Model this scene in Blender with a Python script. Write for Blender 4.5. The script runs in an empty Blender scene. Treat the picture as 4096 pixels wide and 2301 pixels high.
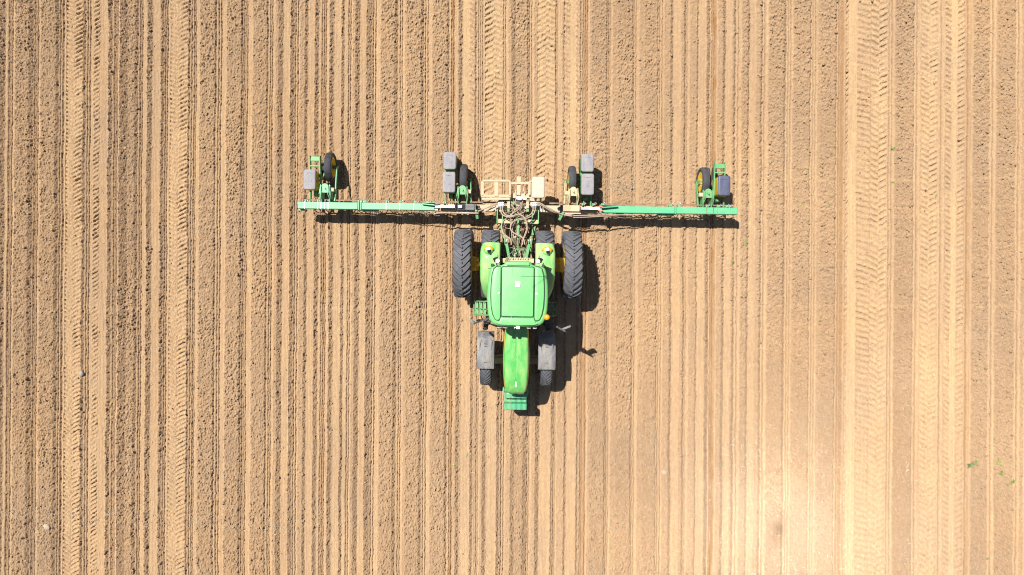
SUN_E, SKY_E, EXPO = 5.0, .05, .86
SOIL0, SOIL1, SOIL2, SOIL3, SOILM = (.160, .102, .060), (.268, .178, .107), (.365, .248, .146), (.455, .324, .176), (.25, .14, .065)
GLOW_DENS, GLOW_G = .00013, -.91  # density and backscatter of the volume added for the bright glow
import bpy, bmesh, math, random
import numpy as np
from mathutils import Vector, Matrix
random.seed(7); RNG = np.random.default_rng(11)
SC = bpy.context.scene; COL = SC.collection
CAM_H, PPM = 20.0, 140.0                 # camera height in metres, photo pixels per metre on the ground

def P(px, py, h=0.0):
    """world point that stands at height h where the photo shows pixel (px, py)"""
    k = (1 - h / CAM_H) / PPM
    return Vector(((px - 2048) * k, (1150.5 - py) * k, h))

# ---------------------------------------------------------------- materials
def new_mat(name):
    m = bpy.data.materials.new(name); m.use_nodes = True
    nt = m.node_tree; b = nt.nodes['Principled BSDF']
    return m, nt, b
def link(nt, a, b): nt.links.new(a, b)
def noise(nt, scale, detail=4, rough=.6, vec=None):
    n = nt.nodes.new('ShaderNodeTexNoise'); n.inputs['Scale'].default_value = scale
    n.inputs['Detail'].default_value = detail; n.inputs['Roughness'].default_value = rough
    if vec is not None: link(nt, vec, n.inputs['Vector'])
    return n
def ramp(nt, src, stops):
    r = nt.nodes.new('ShaderNodeValToRGB'); link(nt, src, r.inputs[0])
    el = r.color_ramp.elements
    while len(el) < len(stops): el.new(.5)
    for e, (p, c) in zip(el, stops):
        e.position = p; e.color = (c, c, c, 1) if not isinstance(c, tuple) else (*c, 1)
    return r
def mix(nt, fac, a, b, mode='MIX'):
    n = nt.nodes.new('ShaderNodeMix'); n.data_type = 'RGBA'; n.blend_type = mode
    for val, s in ((fac, n.inputs['Factor']), (a, n.inputs['A']), (b, n.inputs['B'])):
        if isinstance(val, (int, float)): s.default_value = val
        elif isinstance(val, tuple): s.default_value = (*val, 1)
        else: link(nt, val, s)
    return n.outputs['Result']
def bump(nt, b, src, strength, dist=.01):
    n = nt.nodes.new('ShaderNodeBump'); n.inputs['Strength'].default_value = strength
    n.inputs['Distance'].default_value = dist
    link(nt, src, n.inputs['Height']); link(nt, n.outputs[0], b.inputs['Normal'])

DUST = (.50, .37, .23)
def coated(name, col, dust=.3, rough=.45, metal=0., col2=None, scale=6., coat=0., streak=False, dustcol=DUST, spec=.5, up=True, hard=.28):
    """painted / rubber / plastic surface with field dust lying on it in patches (mostly on faces that look up)"""
    m, nt, b = new_mat(name)
    tc = nt.nodes.new('ShaderNodeTexCoord'); vec = tc.outputs['Object']
    if streak:
        mp = nt.nodes.new('ShaderNodeMapping'); mp.inputs['Scale'].default_value = (1, .35, 1); mp.inputs['Rotation'].default_value = (0, 0, .45)
        link(nt, vec, mp.inputs['Vector']); vec = mp.outputs[0]
    n1 = noise(nt, scale, 6, .65, vec); n2 = noise(nt, scale * 7, 5, .7, vec)
    base = mix(nt, n2.outputs['Fac'], col, col2 or tuple(c * .75 for c in col))
    f = nt.nodes.new('ShaderNodeMath'); f.operation = 'ADD'
    link(nt, n1.outputs['Fac'], f.inputs[0])
    g = nt.nodes.new('ShaderNodeMath'); g.operation = 'MULTIPLY'; link(nt, n2.outputs['Fac'], g.inputs[0]); g.inputs[1].default_value = .6
    link(nt, g.outputs[0], f.inputs[1])
    lo = 1.15 - dust * .75
    r = ramp(nt, f.outputs[0], [(0, 0.), (1, 1.)])
    mr = nt.nodes.new('ShaderNodeMapRange'); mr.clamp = True
    link(nt, f.outputs[0], mr.inputs['Value'])
    mr.inputs['From Min'].default_value = lo - hard; mr.inputs['From Max'].default_value = lo + hard
    mr.inputs['To Min'].default_value = dust * .25; mr.inputs['To Max'].default_value = min(1, .25 + dust)
    fac = mr.outputs[0]
    if up:
        geo = nt.nodes.new('ShaderNodeNewGeometry'); sp = nt.nodes.new('ShaderNodeSeparateXYZ'); link(nt, geo.outputs['Normal'], sp.inputs[0])
        u = nt.nodes.new('ShaderNodeMapRange'); link(nt, sp.outputs['Z'], u.inputs['Value'])
        u.inputs['From Min'].default_value = -.2; u.inputs['From Max'].default_value = .8; u.inputs['To Min'].default_value = .35
        mm = nt.nodes.new('ShaderNodeMath'); mm.operation = 'MULTIPLY'; link(nt, fac, mm.inputs[0]); link(nt, u.outputs[0], mm.inputs[1]); fac = mm.outputs[0]
    c = mix(nt, fac, base, dustcol)
    nt.nodes.remove(r)
    link(nt, c, b.inputs['Base Color'])
    rr = nt.nodes.new('ShaderNodeMapRange'); link(nt, fac, rr.inputs['Value']); rr.inputs['To Min'].default_value = rough; rr.inputs['To Max'].default_value = .95
    link(nt, rr.outputs[0], b.inputs['Roughness'])
    b.inputs['Metallic'].default_value = metal; b.inputs['Coat Weight'].default_value = coat; b.inputs['Specular IOR Level'].default_value = spec
    bump(nt, b, n2.outputs['Fac'], .25, .004)
    return m
def plain(name, col, rough=.4, metal=0., trans=0.):
    m, nt, b = new_mat(name)
    n = noise(nt, 30, 4); tc = nt.nodes.new('ShaderNodeTexCoord'); link(nt, tc.outputs['Object'], n.inputs['Vector'])
    link(nt, mix(nt, n.outputs['Fac'], tuple(c * .85 for c in col), tuple(min(1, c * 1.1) for c in col)), b.inputs['Base Color'])
    b.inputs['Roughness'].default_value = rough; b.inputs['Metallic'].default_value = metal; b.inputs['Transmission Weight'].default_value = trans
    return m

# ---------------------------------------------------------------- object helpers
def finish(name, bm, mat, parent=None, smooth=None, bevel=0., segs=2):
    me = bpy.data.meshes.new(name); bm.normal_update(); bm.to_mesh(me); bm.free()
    for mm in (mat if isinstance(mat, (list, tuple)) else [mat]): me.materials.append(mm)
    o = bpy.data.objects.new(name, me); COL.objects.link(o)
    if parent is not None: o.parent = parent
    if bevel:
        b = o.modifiers.new('bevel', 'BEVEL'); b.width = bevel; b.segments = segs; b.limit_method = 'ANGLE'; b.angle_limit = math.radians(38)
    if smooth is not None:
        for p in me.polygons: p.use_smooth = True
        try: me.set_sharp_from_angle(angle=math.radians(smooth))
        except Exception: pass
    return o
def thing(name, label, cat, loc=(0, 0, 0), rz=0., group=None):
    o = bpy.data.objects.new(name, None); COL.objects.link(o); o.empty_display_size = .2
    o.location = loc; o.rotation_euler = (0, 0, rz); o['label'] = label; o['category'] = cat
    if group: o['group'] = group
    return o
def box(bm, c, s, rot=None, mi=0):
    """box centred at c with size s"""
    M = Matrix.Translation(c) @ (rot.to_4x4() if rot is not None else Matrix()) @ Matrix.Diagonal((*s, 1))
    r = bmesh.ops.create_cube(bm, size=1, matrix=M)
    if mi:
        for f in {f for v in r['verts'] for f in v.link_faces}: f.material_index = mi
    return r['verts']
def frame_of(d):
    d = Vector(d).normalized(); up = Vector((0, 0, 1)) if abs(d.z) < .95 else Vector((0, 1, 0))
    x = d.cross(up).normalized(); y = x.cross(d)      # x sideways, y "up"
    return x, y, d
def bar(bm, a, b, w, h, mi=0, taper=1.):
    """rectangular bar from a to b, w wide (sideways), h high"""
    a, b = Vector(a), Vector(b); x, y, d = frame_of(b - a)
    vs = []
    for p, t in ((a, 1.), (b, taper)):
        vs += [bm.verts.new(p + x * sx * w / 2 * t + y * sy * h / 2 * t) for sx, sy in ((-1, -1), (1, -1), (1, 1), (-1, 1))]
    fs = [(0, 1, 2, 3), (7, 6, 5, 4)] + [(i, i + 4, (i + 1) % 4 + 4, (i + 1) % 4) for i in range(4)]
    for f in fs:
        q = bm.faces.new([vs[i] for i in f]); q.material_index = mi
    bmesh.ops.recalc_face_normals(bm, faces=list({f for v in vs for f in v.link_faces}))
def tube(bm, pts, r, n=8, mi=0, cap=True, radii=None):
    pts = [Vector(p) for p in pts]; rings = []; prev = None
    for i, p in enumerate(pts):
        t = (pts[min(i + 1, len(pts) - 1)] - pts[max(i - 1, 0)]).normalized()
        if prev is None: x, y, _ = frame_of(t)
        else:
            x = (prev - t * prev.dot(t)); x = x.normalized() if x.length > 1e-6 else frame_of(t)[0]; y = t.cross(x)
        prev = x; rr = radii[i] if radii else r
        rings.append([bm.verts.new(p + (x * math.cos(2 * math.pi * k / n) + y * math.sin(2 * math.pi * k / n)) * rr) for k in range(n)])
    fs = []
    for a, b in zip(rings, rings[1:]):
        for k in range(n): fs.append(bm.faces.new((a[k], a[(k + 1) % n], b[(k + 1) % n], b[k])))
    if cap: fs.append(bm.faces.new(rings[0][::-1])); fs.append(bm.faces.new(rings[-1]))
    for f in fs: f.material_index = mi
    bmesh.ops.recalc_face_normals(bm, faces=fs)
def spline(pts, n=8):
    pts = [Vector(p) for p in pts]; out = []
    for i in range(len(pts) - 1):
        p0, p1, p2, p3 = pts[max(i - 1, 0)], pts[i], pts[i + 1], pts[min(i + 2, len(pts) - 1)]
        for k in range(n):
            t = k / n
            out.append(.5 * ((2 * p1) + (p2 - p0) * t + (2 * p0 - 5 * p1 + 4 * p2 - p3) * t * t + (3 * p1 - p0 - 3 * p2 + p3) * t ** 3))
    out.append(pts[-1]); return out
def cyl(bm, a, b, r, n=20, mi=0, r2=None): tube(bm, [a, b], r, n, mi, True, [r, r if r2 is None else r2])
def lathe_x(bm, prof, n=64, c=(0, 0, 0), mi=0, closed=True):
    """profile [(x, r)...] turned about the X axis through c; closed joins last to first"""
    c = Vector(c); rings = []
    for k in range(n):
        a = 2 * math.pi * k / n
        rings.append([bm.verts.new(c + Vector((x, r * math.cos(a), r * math.sin(a)))) for x, r in prof])
    m = len(prof); fs = []
    for k in range(n):
        A, B = rings[k], rings[(k + 1) % n]
        for i in range(m if closed else m - 1):
            j = (i + 1) % m
            fs.append(bm.faces.new((A[i], A[j], B[j], B[i])))
    for f in fs: f.material_index = mi
    bmesh.ops.recalc_face_normals(bm, faces=fs)
def rrect(w, l, r, n=5, cx=0, cy=0):
    pts = []
    for sx, sy, a0 in ((1, 1, 0), (-1, 1, 90), (-1, -1, 180), (1, -1, 270)):
        for k in range(n + 1):
            a = math.radians(a0 + 90 * k / n)
            pts.append((cx + sx * (w / 2 - r) + r * math.cos(a), cy + sy * (l / 2 - r) + r * math.sin(a)))
    return pts
def loft(bm, loops, cap=(True, True), mi=0):
    rings = [[bm.verts.new(p) for p in lp] for lp in loops]; n = len(rings[0]); fs = []
    for a, b in zip(rings, rings[1:]):
        for k in range(n): fs.append(bm.faces.new((a[k], a[(k + 1) % n], b[(k + 1) % n], b[k])))
    if cap[0]: fs.append(bm.faces.new(rings[0][::-1]))
    if cap[1]: fs.append(bm.faces.new(rings[-1]))
    for f in fs: f.material_index = mi
    bmesh.ops.recalc_face_normals(bm, faces=fs)
def plate(bm, pts, z0, z1, mi=0):
    """upright prism over an XY outline"""
    loft(bm, [[(x, y, z0) for x, y in pts], [(x, y, z1) for x, y in pts]], mi=mi)
def side_plate(bm, pts, x0, x1, mi=0):
    """prism over an outline given in (y, z), from x0 to x1"""
    loft(bm, [[(x0, y, z) for y, z in pts], [(x1, y, z) for y, z in pts]], mi=mi)
# ---------------------------------------------------------------- the field: one sheet, real furrows, tyre prints and clods
def T(tile, zx): return 1024 * tile + zx / 2.516            # column of the photo (row 288)
SEED = {0: [(50,150,[85,100,120]),(330,410,[345,360,378]),(590,660,[605,630,640]),(860,940,[880,905]),(1130,1200,[1150,1165,1180]),(1390,1480,[1410,1430]),(1650,1710,[1665,1685]),(1910,2010,[1930,1955,1970]),(2175,2280,[2200,2225]),(2440,2540,[2455,2470,2490])],
 1: [(120,190,[145,165]),(385,440,[400,425]),(635,735,[668,690,708]),(890,970,[935,955]),(1170,1250,[1185,1210]),(1430,1500,[1455,1475]),(1690,1770,[1710,1735]),(1945,2030,[1972,1995]),(2220,2300,[2245,2265,2285]),(2480,2540,[2495,2515])],
 2: [(165,220,[180,200]),(435,500,[445,458]),(695,780,[718,740,760]),(960,1010,[975,990]),(1215,1280,[1230,1250]),(1470,1530,[1490,1515]),(1740,1790,[1750,1765]),(1990,2070,[2012,2035]),(2250,2310,[2280]),(2520,2580,[2545])],
 3: [(180,250,[205,230]),(430,500,[455,480]),(690,775,[715,740,755]),(1205,1280,[1222,1250]),(1470,1540,[1500]),(1712,1785,[1745]),(1985,2055,[2010]),(2230,2300,[2265]),(2490,2560,[2525])]}
CLOD = {0: [(150,290),(410,560),(1290,1360),(2012,2172),(2282,2428)], 1: [(-30,110),(1260,1395),(1520,1660),(1780,1922)],
 2: [(40,150),(800,945),(1060,1210),(1330,1460),(2310,2370)], 3: [(-50,150),(255,415),(525,672),(1285,1460),(2070,2225),(2310,2490)]}
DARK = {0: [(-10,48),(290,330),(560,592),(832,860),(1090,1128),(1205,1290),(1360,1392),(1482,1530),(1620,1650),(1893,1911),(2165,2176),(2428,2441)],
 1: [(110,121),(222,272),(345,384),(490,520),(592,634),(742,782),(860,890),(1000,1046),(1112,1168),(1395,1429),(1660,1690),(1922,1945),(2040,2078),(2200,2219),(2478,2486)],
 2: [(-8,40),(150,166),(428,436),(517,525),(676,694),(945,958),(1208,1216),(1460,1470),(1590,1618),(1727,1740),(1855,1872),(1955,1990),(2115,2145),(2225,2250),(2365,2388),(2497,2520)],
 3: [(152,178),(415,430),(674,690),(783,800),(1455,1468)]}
FINE = {0: [(1003,1090),(1530,1620)], 1: [(272,344),(520,592),(785,860),(1046,1112)], 2: [(1618,1700),(1872,1950),(2146,2212),(2388,2460)], 3: [(2055,2068)]}
SMOOTH = {1: [(2078,2150)], 2: [(582,645)], 3: [(812,900),(1850,1912)]}
LUG = {0: [(942,1003,1,.125)], 1: [(2150,2200,-1,.16)], 2: [(525,582,-1,.16),(645,678,-1,.16)], 3: [(786,812,1,.17),(900,1030,-1,.17),(1788,1850,-1,.16),(1912,1980,1,.16)]}
CHEV = {0: [(668,832,1,.122),(1714,1893,1,.128)], 1: [(2306,2480,-1,.163)], 2: [(256,430,-1,.163)], 3: [(1036,1205,1,.176),(1546,1712,1,.165)]}
MOIST = {1: [(668,708,.45),(1970,2000,1.)], 2: [(708,765,.6),(2012,2058,.9)], 3: [(700,770,.45),(1990,2052,.4),(1275,1350,.1)]}
NU = 4096 * 2 + 1; UU = np.linspace(0, 4096, NU)
hT = np.full(NU, .010); rT = np.full(NU, .55); tT = np.full(NU, .52); oT = np.zeros(NU)
cT = np.zeros(NU); aT = np.zeros(NU); dT = np.ones(NU); pT = np.full(NU, .15); fT = np.zeros(NU); cenT = np.zeros(NU)
def sl(t, a, b): return (UU >= T(t, a)) & (UU < T(t, b))
def each(d):
    for t, L in d.items():
        for e in L: yield t, e
for t, (a, b) in each(CLOD): s = sl(t, a, b); hT[s] = .030; rT[s] = 1.; tT[s] = .48
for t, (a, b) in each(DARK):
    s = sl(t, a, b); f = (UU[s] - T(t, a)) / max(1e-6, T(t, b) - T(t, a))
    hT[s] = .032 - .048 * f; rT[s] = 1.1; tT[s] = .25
for t, (a, b) in each(FINE): s = sl(t, a, b); hT[s] = -.014; rT[s] = .18; tT[s] = .70; fT[s] = 1
for t, (a, b) in each(SMOOTH): s = sl(t, a, b); hT[s] = -.022; rT[s] = .12; tT[s] = .83; cenT[s] = 1 if t in (1, 2) else 0
for t, (a, b, d, p) in each(LUG):
    s = sl(t, a, b); hT[s] = -.012; rT[s] = .38; tT[s] = .73; f = (UU[s] - T(t, a)) / (T(t, b) - T(t, a))
    cT[s] = f * .9 + .05; aT[s] = .052; dT[s] = d; pT[s] = p; cenT[s] = 1 if t in (1, 2) else 0
for t, (a, b, d, p) in each(CHEV):
    s = sl(t, a, b); hT[s] = -.020; rT[s] = .34; tT[s] = .79; f = (UU[s] - T(t, a)) / (T(t, b) - T(t, a))
    cT[s] = f * 2 - 1; aT[s] = .052; dT[s] = d; pT[s] = p; cenT[s] = 1 if t in (1, 2) else 0
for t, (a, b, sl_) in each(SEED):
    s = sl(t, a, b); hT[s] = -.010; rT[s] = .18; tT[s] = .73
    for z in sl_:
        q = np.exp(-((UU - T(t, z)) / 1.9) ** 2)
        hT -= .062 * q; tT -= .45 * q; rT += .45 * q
for t, (a, b, v) in each(MOIST): s = sl(t, a, b); oT[s] = v
# ahead of the tractor the middle strips are still unprinted
def B(zx): return 1511.8 + zx / 2.576
hF, rF, tF, oF, fF = hT.copy(), rT.copy(), tT.copy(), oT.copy(), fT.copy()
def sb(a, b): return (UU >= B(a)) & (UU < B(b))
s = sb(795, 2092); hF[s] = .008; rF[s] = .45; tF[s] = .6; oF[s] = 0; fF[s] = 0
s = sb(1425, 1520); hF[s] = .026; rF[s] = .9; tF[s] = .46
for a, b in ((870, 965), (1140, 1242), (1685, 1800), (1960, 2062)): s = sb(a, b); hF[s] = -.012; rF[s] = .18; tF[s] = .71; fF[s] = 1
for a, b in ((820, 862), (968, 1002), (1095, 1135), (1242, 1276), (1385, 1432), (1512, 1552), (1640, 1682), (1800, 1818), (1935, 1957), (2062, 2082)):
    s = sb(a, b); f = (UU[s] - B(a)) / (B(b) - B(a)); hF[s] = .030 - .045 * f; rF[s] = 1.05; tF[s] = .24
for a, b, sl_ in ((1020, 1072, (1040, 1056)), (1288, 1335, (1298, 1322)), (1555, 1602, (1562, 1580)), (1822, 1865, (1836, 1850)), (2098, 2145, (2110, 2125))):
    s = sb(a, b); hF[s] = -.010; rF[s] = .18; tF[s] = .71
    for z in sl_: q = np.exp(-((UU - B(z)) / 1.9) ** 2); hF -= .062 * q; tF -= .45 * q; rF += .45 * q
def blur(v, px): k = int(px * 2); w = np.hanning(2 * k + 3); w /= w.sum(); return np.convolve(np.pad(v, k + 1, mode='edge'), w, 'valid')
hT = blur(hT, 1.6); rT = blur(rT, 3); tT = np.clip(blur(tT, 2.), 0, 1); oT = blur(oT, 3); aT = blur(aT, 3); fT = blur(fT, 2)
hF = blur(hF, 1.6); rF = blur(rF, 3); tF = np.clip(blur(tF, 2.), 0, 1); oF = blur(oF, 3); fF = blur(fF, 2)

def stretched(half, step, far_pts, far):
    core = np.arange(-half, half + 1e-6, step); g = np.geomspace(step, far, far_pts)
    return np.concatenate([-(half + np.cumsum(g))[::-1], core, half + np.cumsum(g)])
DX, DY = .0105, .0165
GX = stretched(15.3, DX, 90, 130.); GY = stretched(8.9, DY, 80, 140.)
nx, ny = len(GX), len(GY)
def vnoise(sx, sy, seed):
    r = np.random.default_rng(seed); fx = (GX + 2000) / sx; fy = (GY + 2000) / sy
    M = 509; L = r.random((M, M)).astype(np.float32) * 2 - 1
    ix = np.floor(fx).astype(int); iy = np.floor(fy).astype(int); wx = (fx - ix).astype(np.float32); wy = (fy - iy).astype(np.float32)
    wx = (wx * wx * (3 - 2 * wx))[None]; wy = (wy * wy * (3 - 2 * wy))[:, None]
    # two primes break the repeat
    a = L[(iy % M)[:, None], (ix % M)[None]]; b = L[(iy % M)[:, None], ((ix + 1) % M)[None]]
    c = L[((iy + 1) % M)[:, None], (ix % M)[None]]; d = L[((iy + 1) % M)[:, None], ((ix + 1) % M)[None]]
    return (a * (1 - wx) + b * wx) * (1 - wy) + (c * (1 - wx) + d * wx) * wy
Xg = GX[None].astype(np.float32); Yg = GY[:, None].astype(np.float32)
pyg = 1150.5 - PPM * Yg
wob = 1.6 * vnoise(3., 1.3, 1) + 1.0 * vnoise(1.5, .45, 2) + 1.2 * vnoise(.3, .12, 3) + 1.3 * vnoise(.06, .045, 33)
U0 = 2048 + PPM * Xg + .0070 * (pyg - 288) + np.zeros_like(wob)
U = U0 + wob
U = np.where(U < 0, -U, U); U = np.abs(np.mod(U + 4096, 8192) - 4096)      # beyond the frame the passes repeat, mirrored
def tab(v): return np.interp(U.ravel(), UU, v).reshape(U.shape).astype(np.float32)
bl = np.clip((Yg - .25 + .3 * vnoise(.2, .2, 51)) / .2, 0, 1)
def tab2(a, b): return tab(a) * bl + tab(b) * (1 - bl)
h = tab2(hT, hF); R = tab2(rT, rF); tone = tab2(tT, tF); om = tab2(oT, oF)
# rough soil
lump = .55 * vnoise(.16, .15, 4) + .8 * vnoise(.075, .07, 5) + .85 * vnoise(.037, .043, 6) + 1.0 * vnoise(.022, .034, 61)
patch = vnoise(.8, 1.1, 7) * .5 + .5; Rm = R * (.55 + .7 * patch)
h += Rm * .025 * lump + .0035 * vnoise(.045, .05, 8) * (R < .5) + .0018 * vnoise(.025, .042, 9) + .0042 * (1 - np.clip(R, 0, 1)) * (vnoise(.024, 1.6, 64) + .6 * vnoise(.05, 3.5, 65))
# fine ribs of the ribbed tyres
h += tab2(fT, fF) * .0045 * np.cos(U * (2 * math.pi / 5.6))
# lug prints
amp = tab(aT); c = tab(cT); dr = np.where(tab(dT) > 0, 1., -1.).astype(np.float32); per = tab(pT); cen = tab(cenT)
behind = bl
amp = amp * np.where(cen > .5, behind, 1.) * np.clip(.80 + .5 * vnoise(.4, .55, 12) + .5 * vnoise(.11, .08, 41), .1, 1.5)
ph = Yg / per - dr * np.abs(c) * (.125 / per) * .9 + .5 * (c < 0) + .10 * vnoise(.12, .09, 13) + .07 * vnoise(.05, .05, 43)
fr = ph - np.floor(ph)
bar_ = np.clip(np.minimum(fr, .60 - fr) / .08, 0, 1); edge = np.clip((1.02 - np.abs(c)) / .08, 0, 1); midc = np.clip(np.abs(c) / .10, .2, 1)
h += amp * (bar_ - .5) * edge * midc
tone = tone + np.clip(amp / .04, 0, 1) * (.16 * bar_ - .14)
# clods pressed up out of the loose strips
inside = (np.abs(GX) < 15.3); ix0 = np.argmax(inside); insy = (np.abs(GY) < 8.9); iy0 = np.argmax(insy)
NB = 330000
bx = RNG.uniform(-15.1, 15.1, NB); by = RNG.uniform(-8.7, 8.7, NB)
cx = np.round((bx - GX[ix0]) / DX).astype(int) + ix0; cy = np.round((by - GY[iy0]) / DY).astype(int) + iy0
keep = RNG.random(NB) < np.clip(Rm[cy, cx] * .8 - .12, 0, 1) ** 1.3
bx, by, cx, cy = bx[keep], by[keep], cx[keep], cy[keep]
rad = .010 + .026 * RNG.random(len(bx)) ** 3.2; asp = RNG.uniform(.7, 1.4, len(bx))
add = np.zeros_like(h)
for j in range(-4, 5):
    for i in range(-6, 7):
        yy = np.clip(cy + j, 0, ny - 1); xx = np.clip(cx + i, 0, nx - 1)
        d2 = ((GX[xx] - bx) / rad * asp) ** 2 + ((GY[yy] - by) / rad / asp) ** 2
        v = np.where(d2 < 1, np.sqrt(np.clip(1 - d2, 0, 1)) * rad * 1.0, 0).astype(np.float32)
        np.maximum.at(add, (yy, xx), v)
h += add
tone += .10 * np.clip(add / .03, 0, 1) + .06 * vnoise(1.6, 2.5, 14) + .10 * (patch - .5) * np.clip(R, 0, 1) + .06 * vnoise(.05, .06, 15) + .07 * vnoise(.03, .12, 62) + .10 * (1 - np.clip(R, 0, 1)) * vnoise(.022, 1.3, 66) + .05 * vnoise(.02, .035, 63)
# faint old cross lines, low steps across the passes
for (y0, k, w, dep) in ((.0 + (1150.5 - 722) / PPM, .004, .05, .012), ((1150.5 - 825) / PPM, -.002, .04, .014), ((1150.5 - 1230) / PPM, .006, .05, .010)):
    q = np.exp(-((Yg - y0 - k * Xg - .05 * vnoise(1., 1., 21)) / w) ** 2); h -= dep * q * np.clip(R, 0, 1); tone += .12 * q * np.clip(R, 0, 1)
fade = np.clip((400 - np.maximum(np.abs(Xg), np.abs(Yg))) / 360, 0, 1)
h *= np.clip((60 - np.maximum(np.abs(Xg) - 15, np.abs(Yg) - 8.5)) / 50, 0, 1)

verts = np.empty((ny, nx, 3), np.float32); verts[..., 0] = Xg; verts[..., 1] = Yg; verts[..., 2] = h
me = bpy.data.meshes.new('field_ground'); nv = nx * ny
me.vertices.add(nv); me.vertices.foreach_set('co', verts.ravel())
idx = np.arange(nv, dtype=np.int32).reshape(ny, nx)
quads = np.stack([idx[:-1, :-1], idx[:-1, 1:], idx[1:, 1:], idx[1:, :-1]], -1).reshape(-1, 4); nq = len(quads)
me.loops.add(nq * 4); me.loops.foreach_set('vertex_index', quads.ravel())
me.polygons.add(nq); me.polygons.foreach_set('loop_start', np.arange(0, nq * 4, 4, dtype=np.int32))
try: me.polygons.foreach_set('loop_total', np.full(nq, 4, np.int32))
except Exception: pass
me.polygons.foreach_set('use_smooth', np.ones(nq, bool))
me.update(calc_edges=True)
att = me.attributes.new('soil', 'FLOAT_COLOR', 'POINT')
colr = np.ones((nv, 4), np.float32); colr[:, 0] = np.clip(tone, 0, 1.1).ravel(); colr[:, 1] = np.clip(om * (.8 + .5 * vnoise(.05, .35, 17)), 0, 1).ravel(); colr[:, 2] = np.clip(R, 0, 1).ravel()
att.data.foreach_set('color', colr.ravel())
def ground_z(x, y):
    i = int(np.clip(np.searchsorted(GX, x), 0, nx - 1)); j = int(np.clip(np.searchsorted(GY, y), 0, ny - 1)); return float(h[j, i])
def rough_at(x, y):
    i = np.clip(np.searchsorted(GX, x), 0, nx - 1); j = np.clip(np.searchsorted(GY, y), 0, ny - 1); return R[j, i]

m, nt, b = new_mat('tilled_soil')
at = nt.nodes.new('ShaderNodeAttribute'); at.attribute_name = 'soil'
sp = nt.nodes.new('ShaderNodeSeparateColor'); link(nt, at.outputs['Color'], sp.inputs[0])
geo = nt.nodes.new('ShaderNodeNewGeometry'); pos = geo.outputs['Position']
nA = noise(nt, 26, 6, .72, pos); nB = noise(nt, 70, 4, .7, pos); nC = noise(nt, .35, 3, .5, pos); nD = noise(nt, 150, 3, .6, pos)
tA = nt.nodes.new('ShaderNodeMath'); tA.operation = 'MULTIPLY_ADD'; link(nt, nA.outputs['Fac'], tA.inputs[0]); tA.inputs[1].default_value = .6; tA.inputs[2].default_value = -.30
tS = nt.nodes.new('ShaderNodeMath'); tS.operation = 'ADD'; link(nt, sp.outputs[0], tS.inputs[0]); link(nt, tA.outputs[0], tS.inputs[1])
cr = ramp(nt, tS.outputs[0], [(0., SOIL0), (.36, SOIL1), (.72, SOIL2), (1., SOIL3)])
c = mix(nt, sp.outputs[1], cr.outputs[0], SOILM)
tint = ramp(nt, nC.outputs['Fac'], [(.3, (.96, .97, 1.0)), (.7, (1.03, 1.0, .95))])
c = mix(nt, 1., c, tint.outputs[0], 'MULTIPLY')
spk = ramp(nt, nB.outputs['Fac'], [(.28, .66), (.5, 1.), (.74, 1.25)])
c = mix(nt, 1., c, spk.outputs[0], 'MULTIPLY')
link(nt, c, b.inputs['Base Color']); b.inputs['Roughness'].default_value = 1.; b.inputs['Diffuse Roughness'].default_value = .6; b.inputs['Specular IOR Level'].default_value = .08
hb = nt.nodes.new('ShaderNodeMath'); hb.operation = 'MULTIPLY_ADD'; link(nt, nD.outputs['Fac'], hb.inputs[0]); hb.inputs[1].default_value = .5; link(nt, nB.outputs['Fac'], hb.inputs[2])
bs = nt.nodes.new('ShaderNodeMapRange'); link(nt, sp.outputs[2], bs.inputs['Value']); bs.inputs['To Min'].default_value = .18; bs.inputs['To Max'].default_value = .8
bn = nt.nodes.new('ShaderNodeBump'); bn.inputs['Distance'].default_value = .012; link(nt, hb.outputs[0], bn.inputs['Height']); link(nt, bs.outputs[0], bn.inputs['Strength']); link(nt, bn.outputs[0], b.inputs['Normal'])
me.materials.append(m); SOIL = m
ground = bpy.data.objects.new('field_ground', me); COL.objects.link(ground); ground['kind'] = 'structure'
# ---------------------------------------------------------------- machine materials
G_ROOF = coated('roof_green', (.105, .40, .125), .12, .42, col2=(.095, .37, .11), scale=5, coat=.12, dustcol=(.42, .44, .22))
G_HOOD = coated('hood_green', (.014, .31, .05), .42, .35, col2=(.02, .34, .06), scale=9, coat=.3, streak=True, dustcol=(.32, .43, .15), hard=.15)
G_FEND = coated('fender_green', (.03, .33, .06), .52, .4, col2=(.05, .38, .085), scale=5, coat=.2, streak=True, dustcol=(.37, .43, .17), hard=.16)
G_BEAM = coated('beam_green', (.10, .39, .215), .26, .5, col2=(.085, .36, .18), scale=5, dustcol=(.40, .34, .20))
G_BEAMR = coated('wing_green', (.05, .345, .18), .16, .5, col2=(.05, .33, .145), scale=5, dustcol=(.40, .34, .20))
G_UNIT = coated('unit_green', (.05, .29, .10), .22, .5, col2=(.04, .24, .08), scale=9)
G_DUSTY = coated('dusty_green', (.07, .28, .09), .7, .6, scale=8)
G_TAN = coated('tan_dusty_steel', (.26, .29, .16), 1.1, .8, scale=6, dustcol=(.43, .335, .225))
G_CHASS = coated('chassis_green', (.02, .13, .035), .3, .6)
YEL = coated('yellow_paint', (.62, .44, .010), .08, .4, col2=(.57, .39, .008), coat=.2)
RUBBER = coated('tyre_rubber', (.038, .043, .056), .34, .75, col2=(.068, .074, .09), scale=6, dustcol=(.19, .18, .18), up=False, spec=.3)
RUBBER_D = coated('ribbed_rubber', (.035, .037, .045), .2, .7, col2=(.045, .047, .055), scale=5, dustcol=(.16, .15, .15), up=False, spec=.3)
LID = coated('grey_lid', (.085, .09, .125), .5, .6, col2=(.19, .192, .225), scale=7, hard=.15, streak=True, dustcol=(.30, .27, .25))
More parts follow.
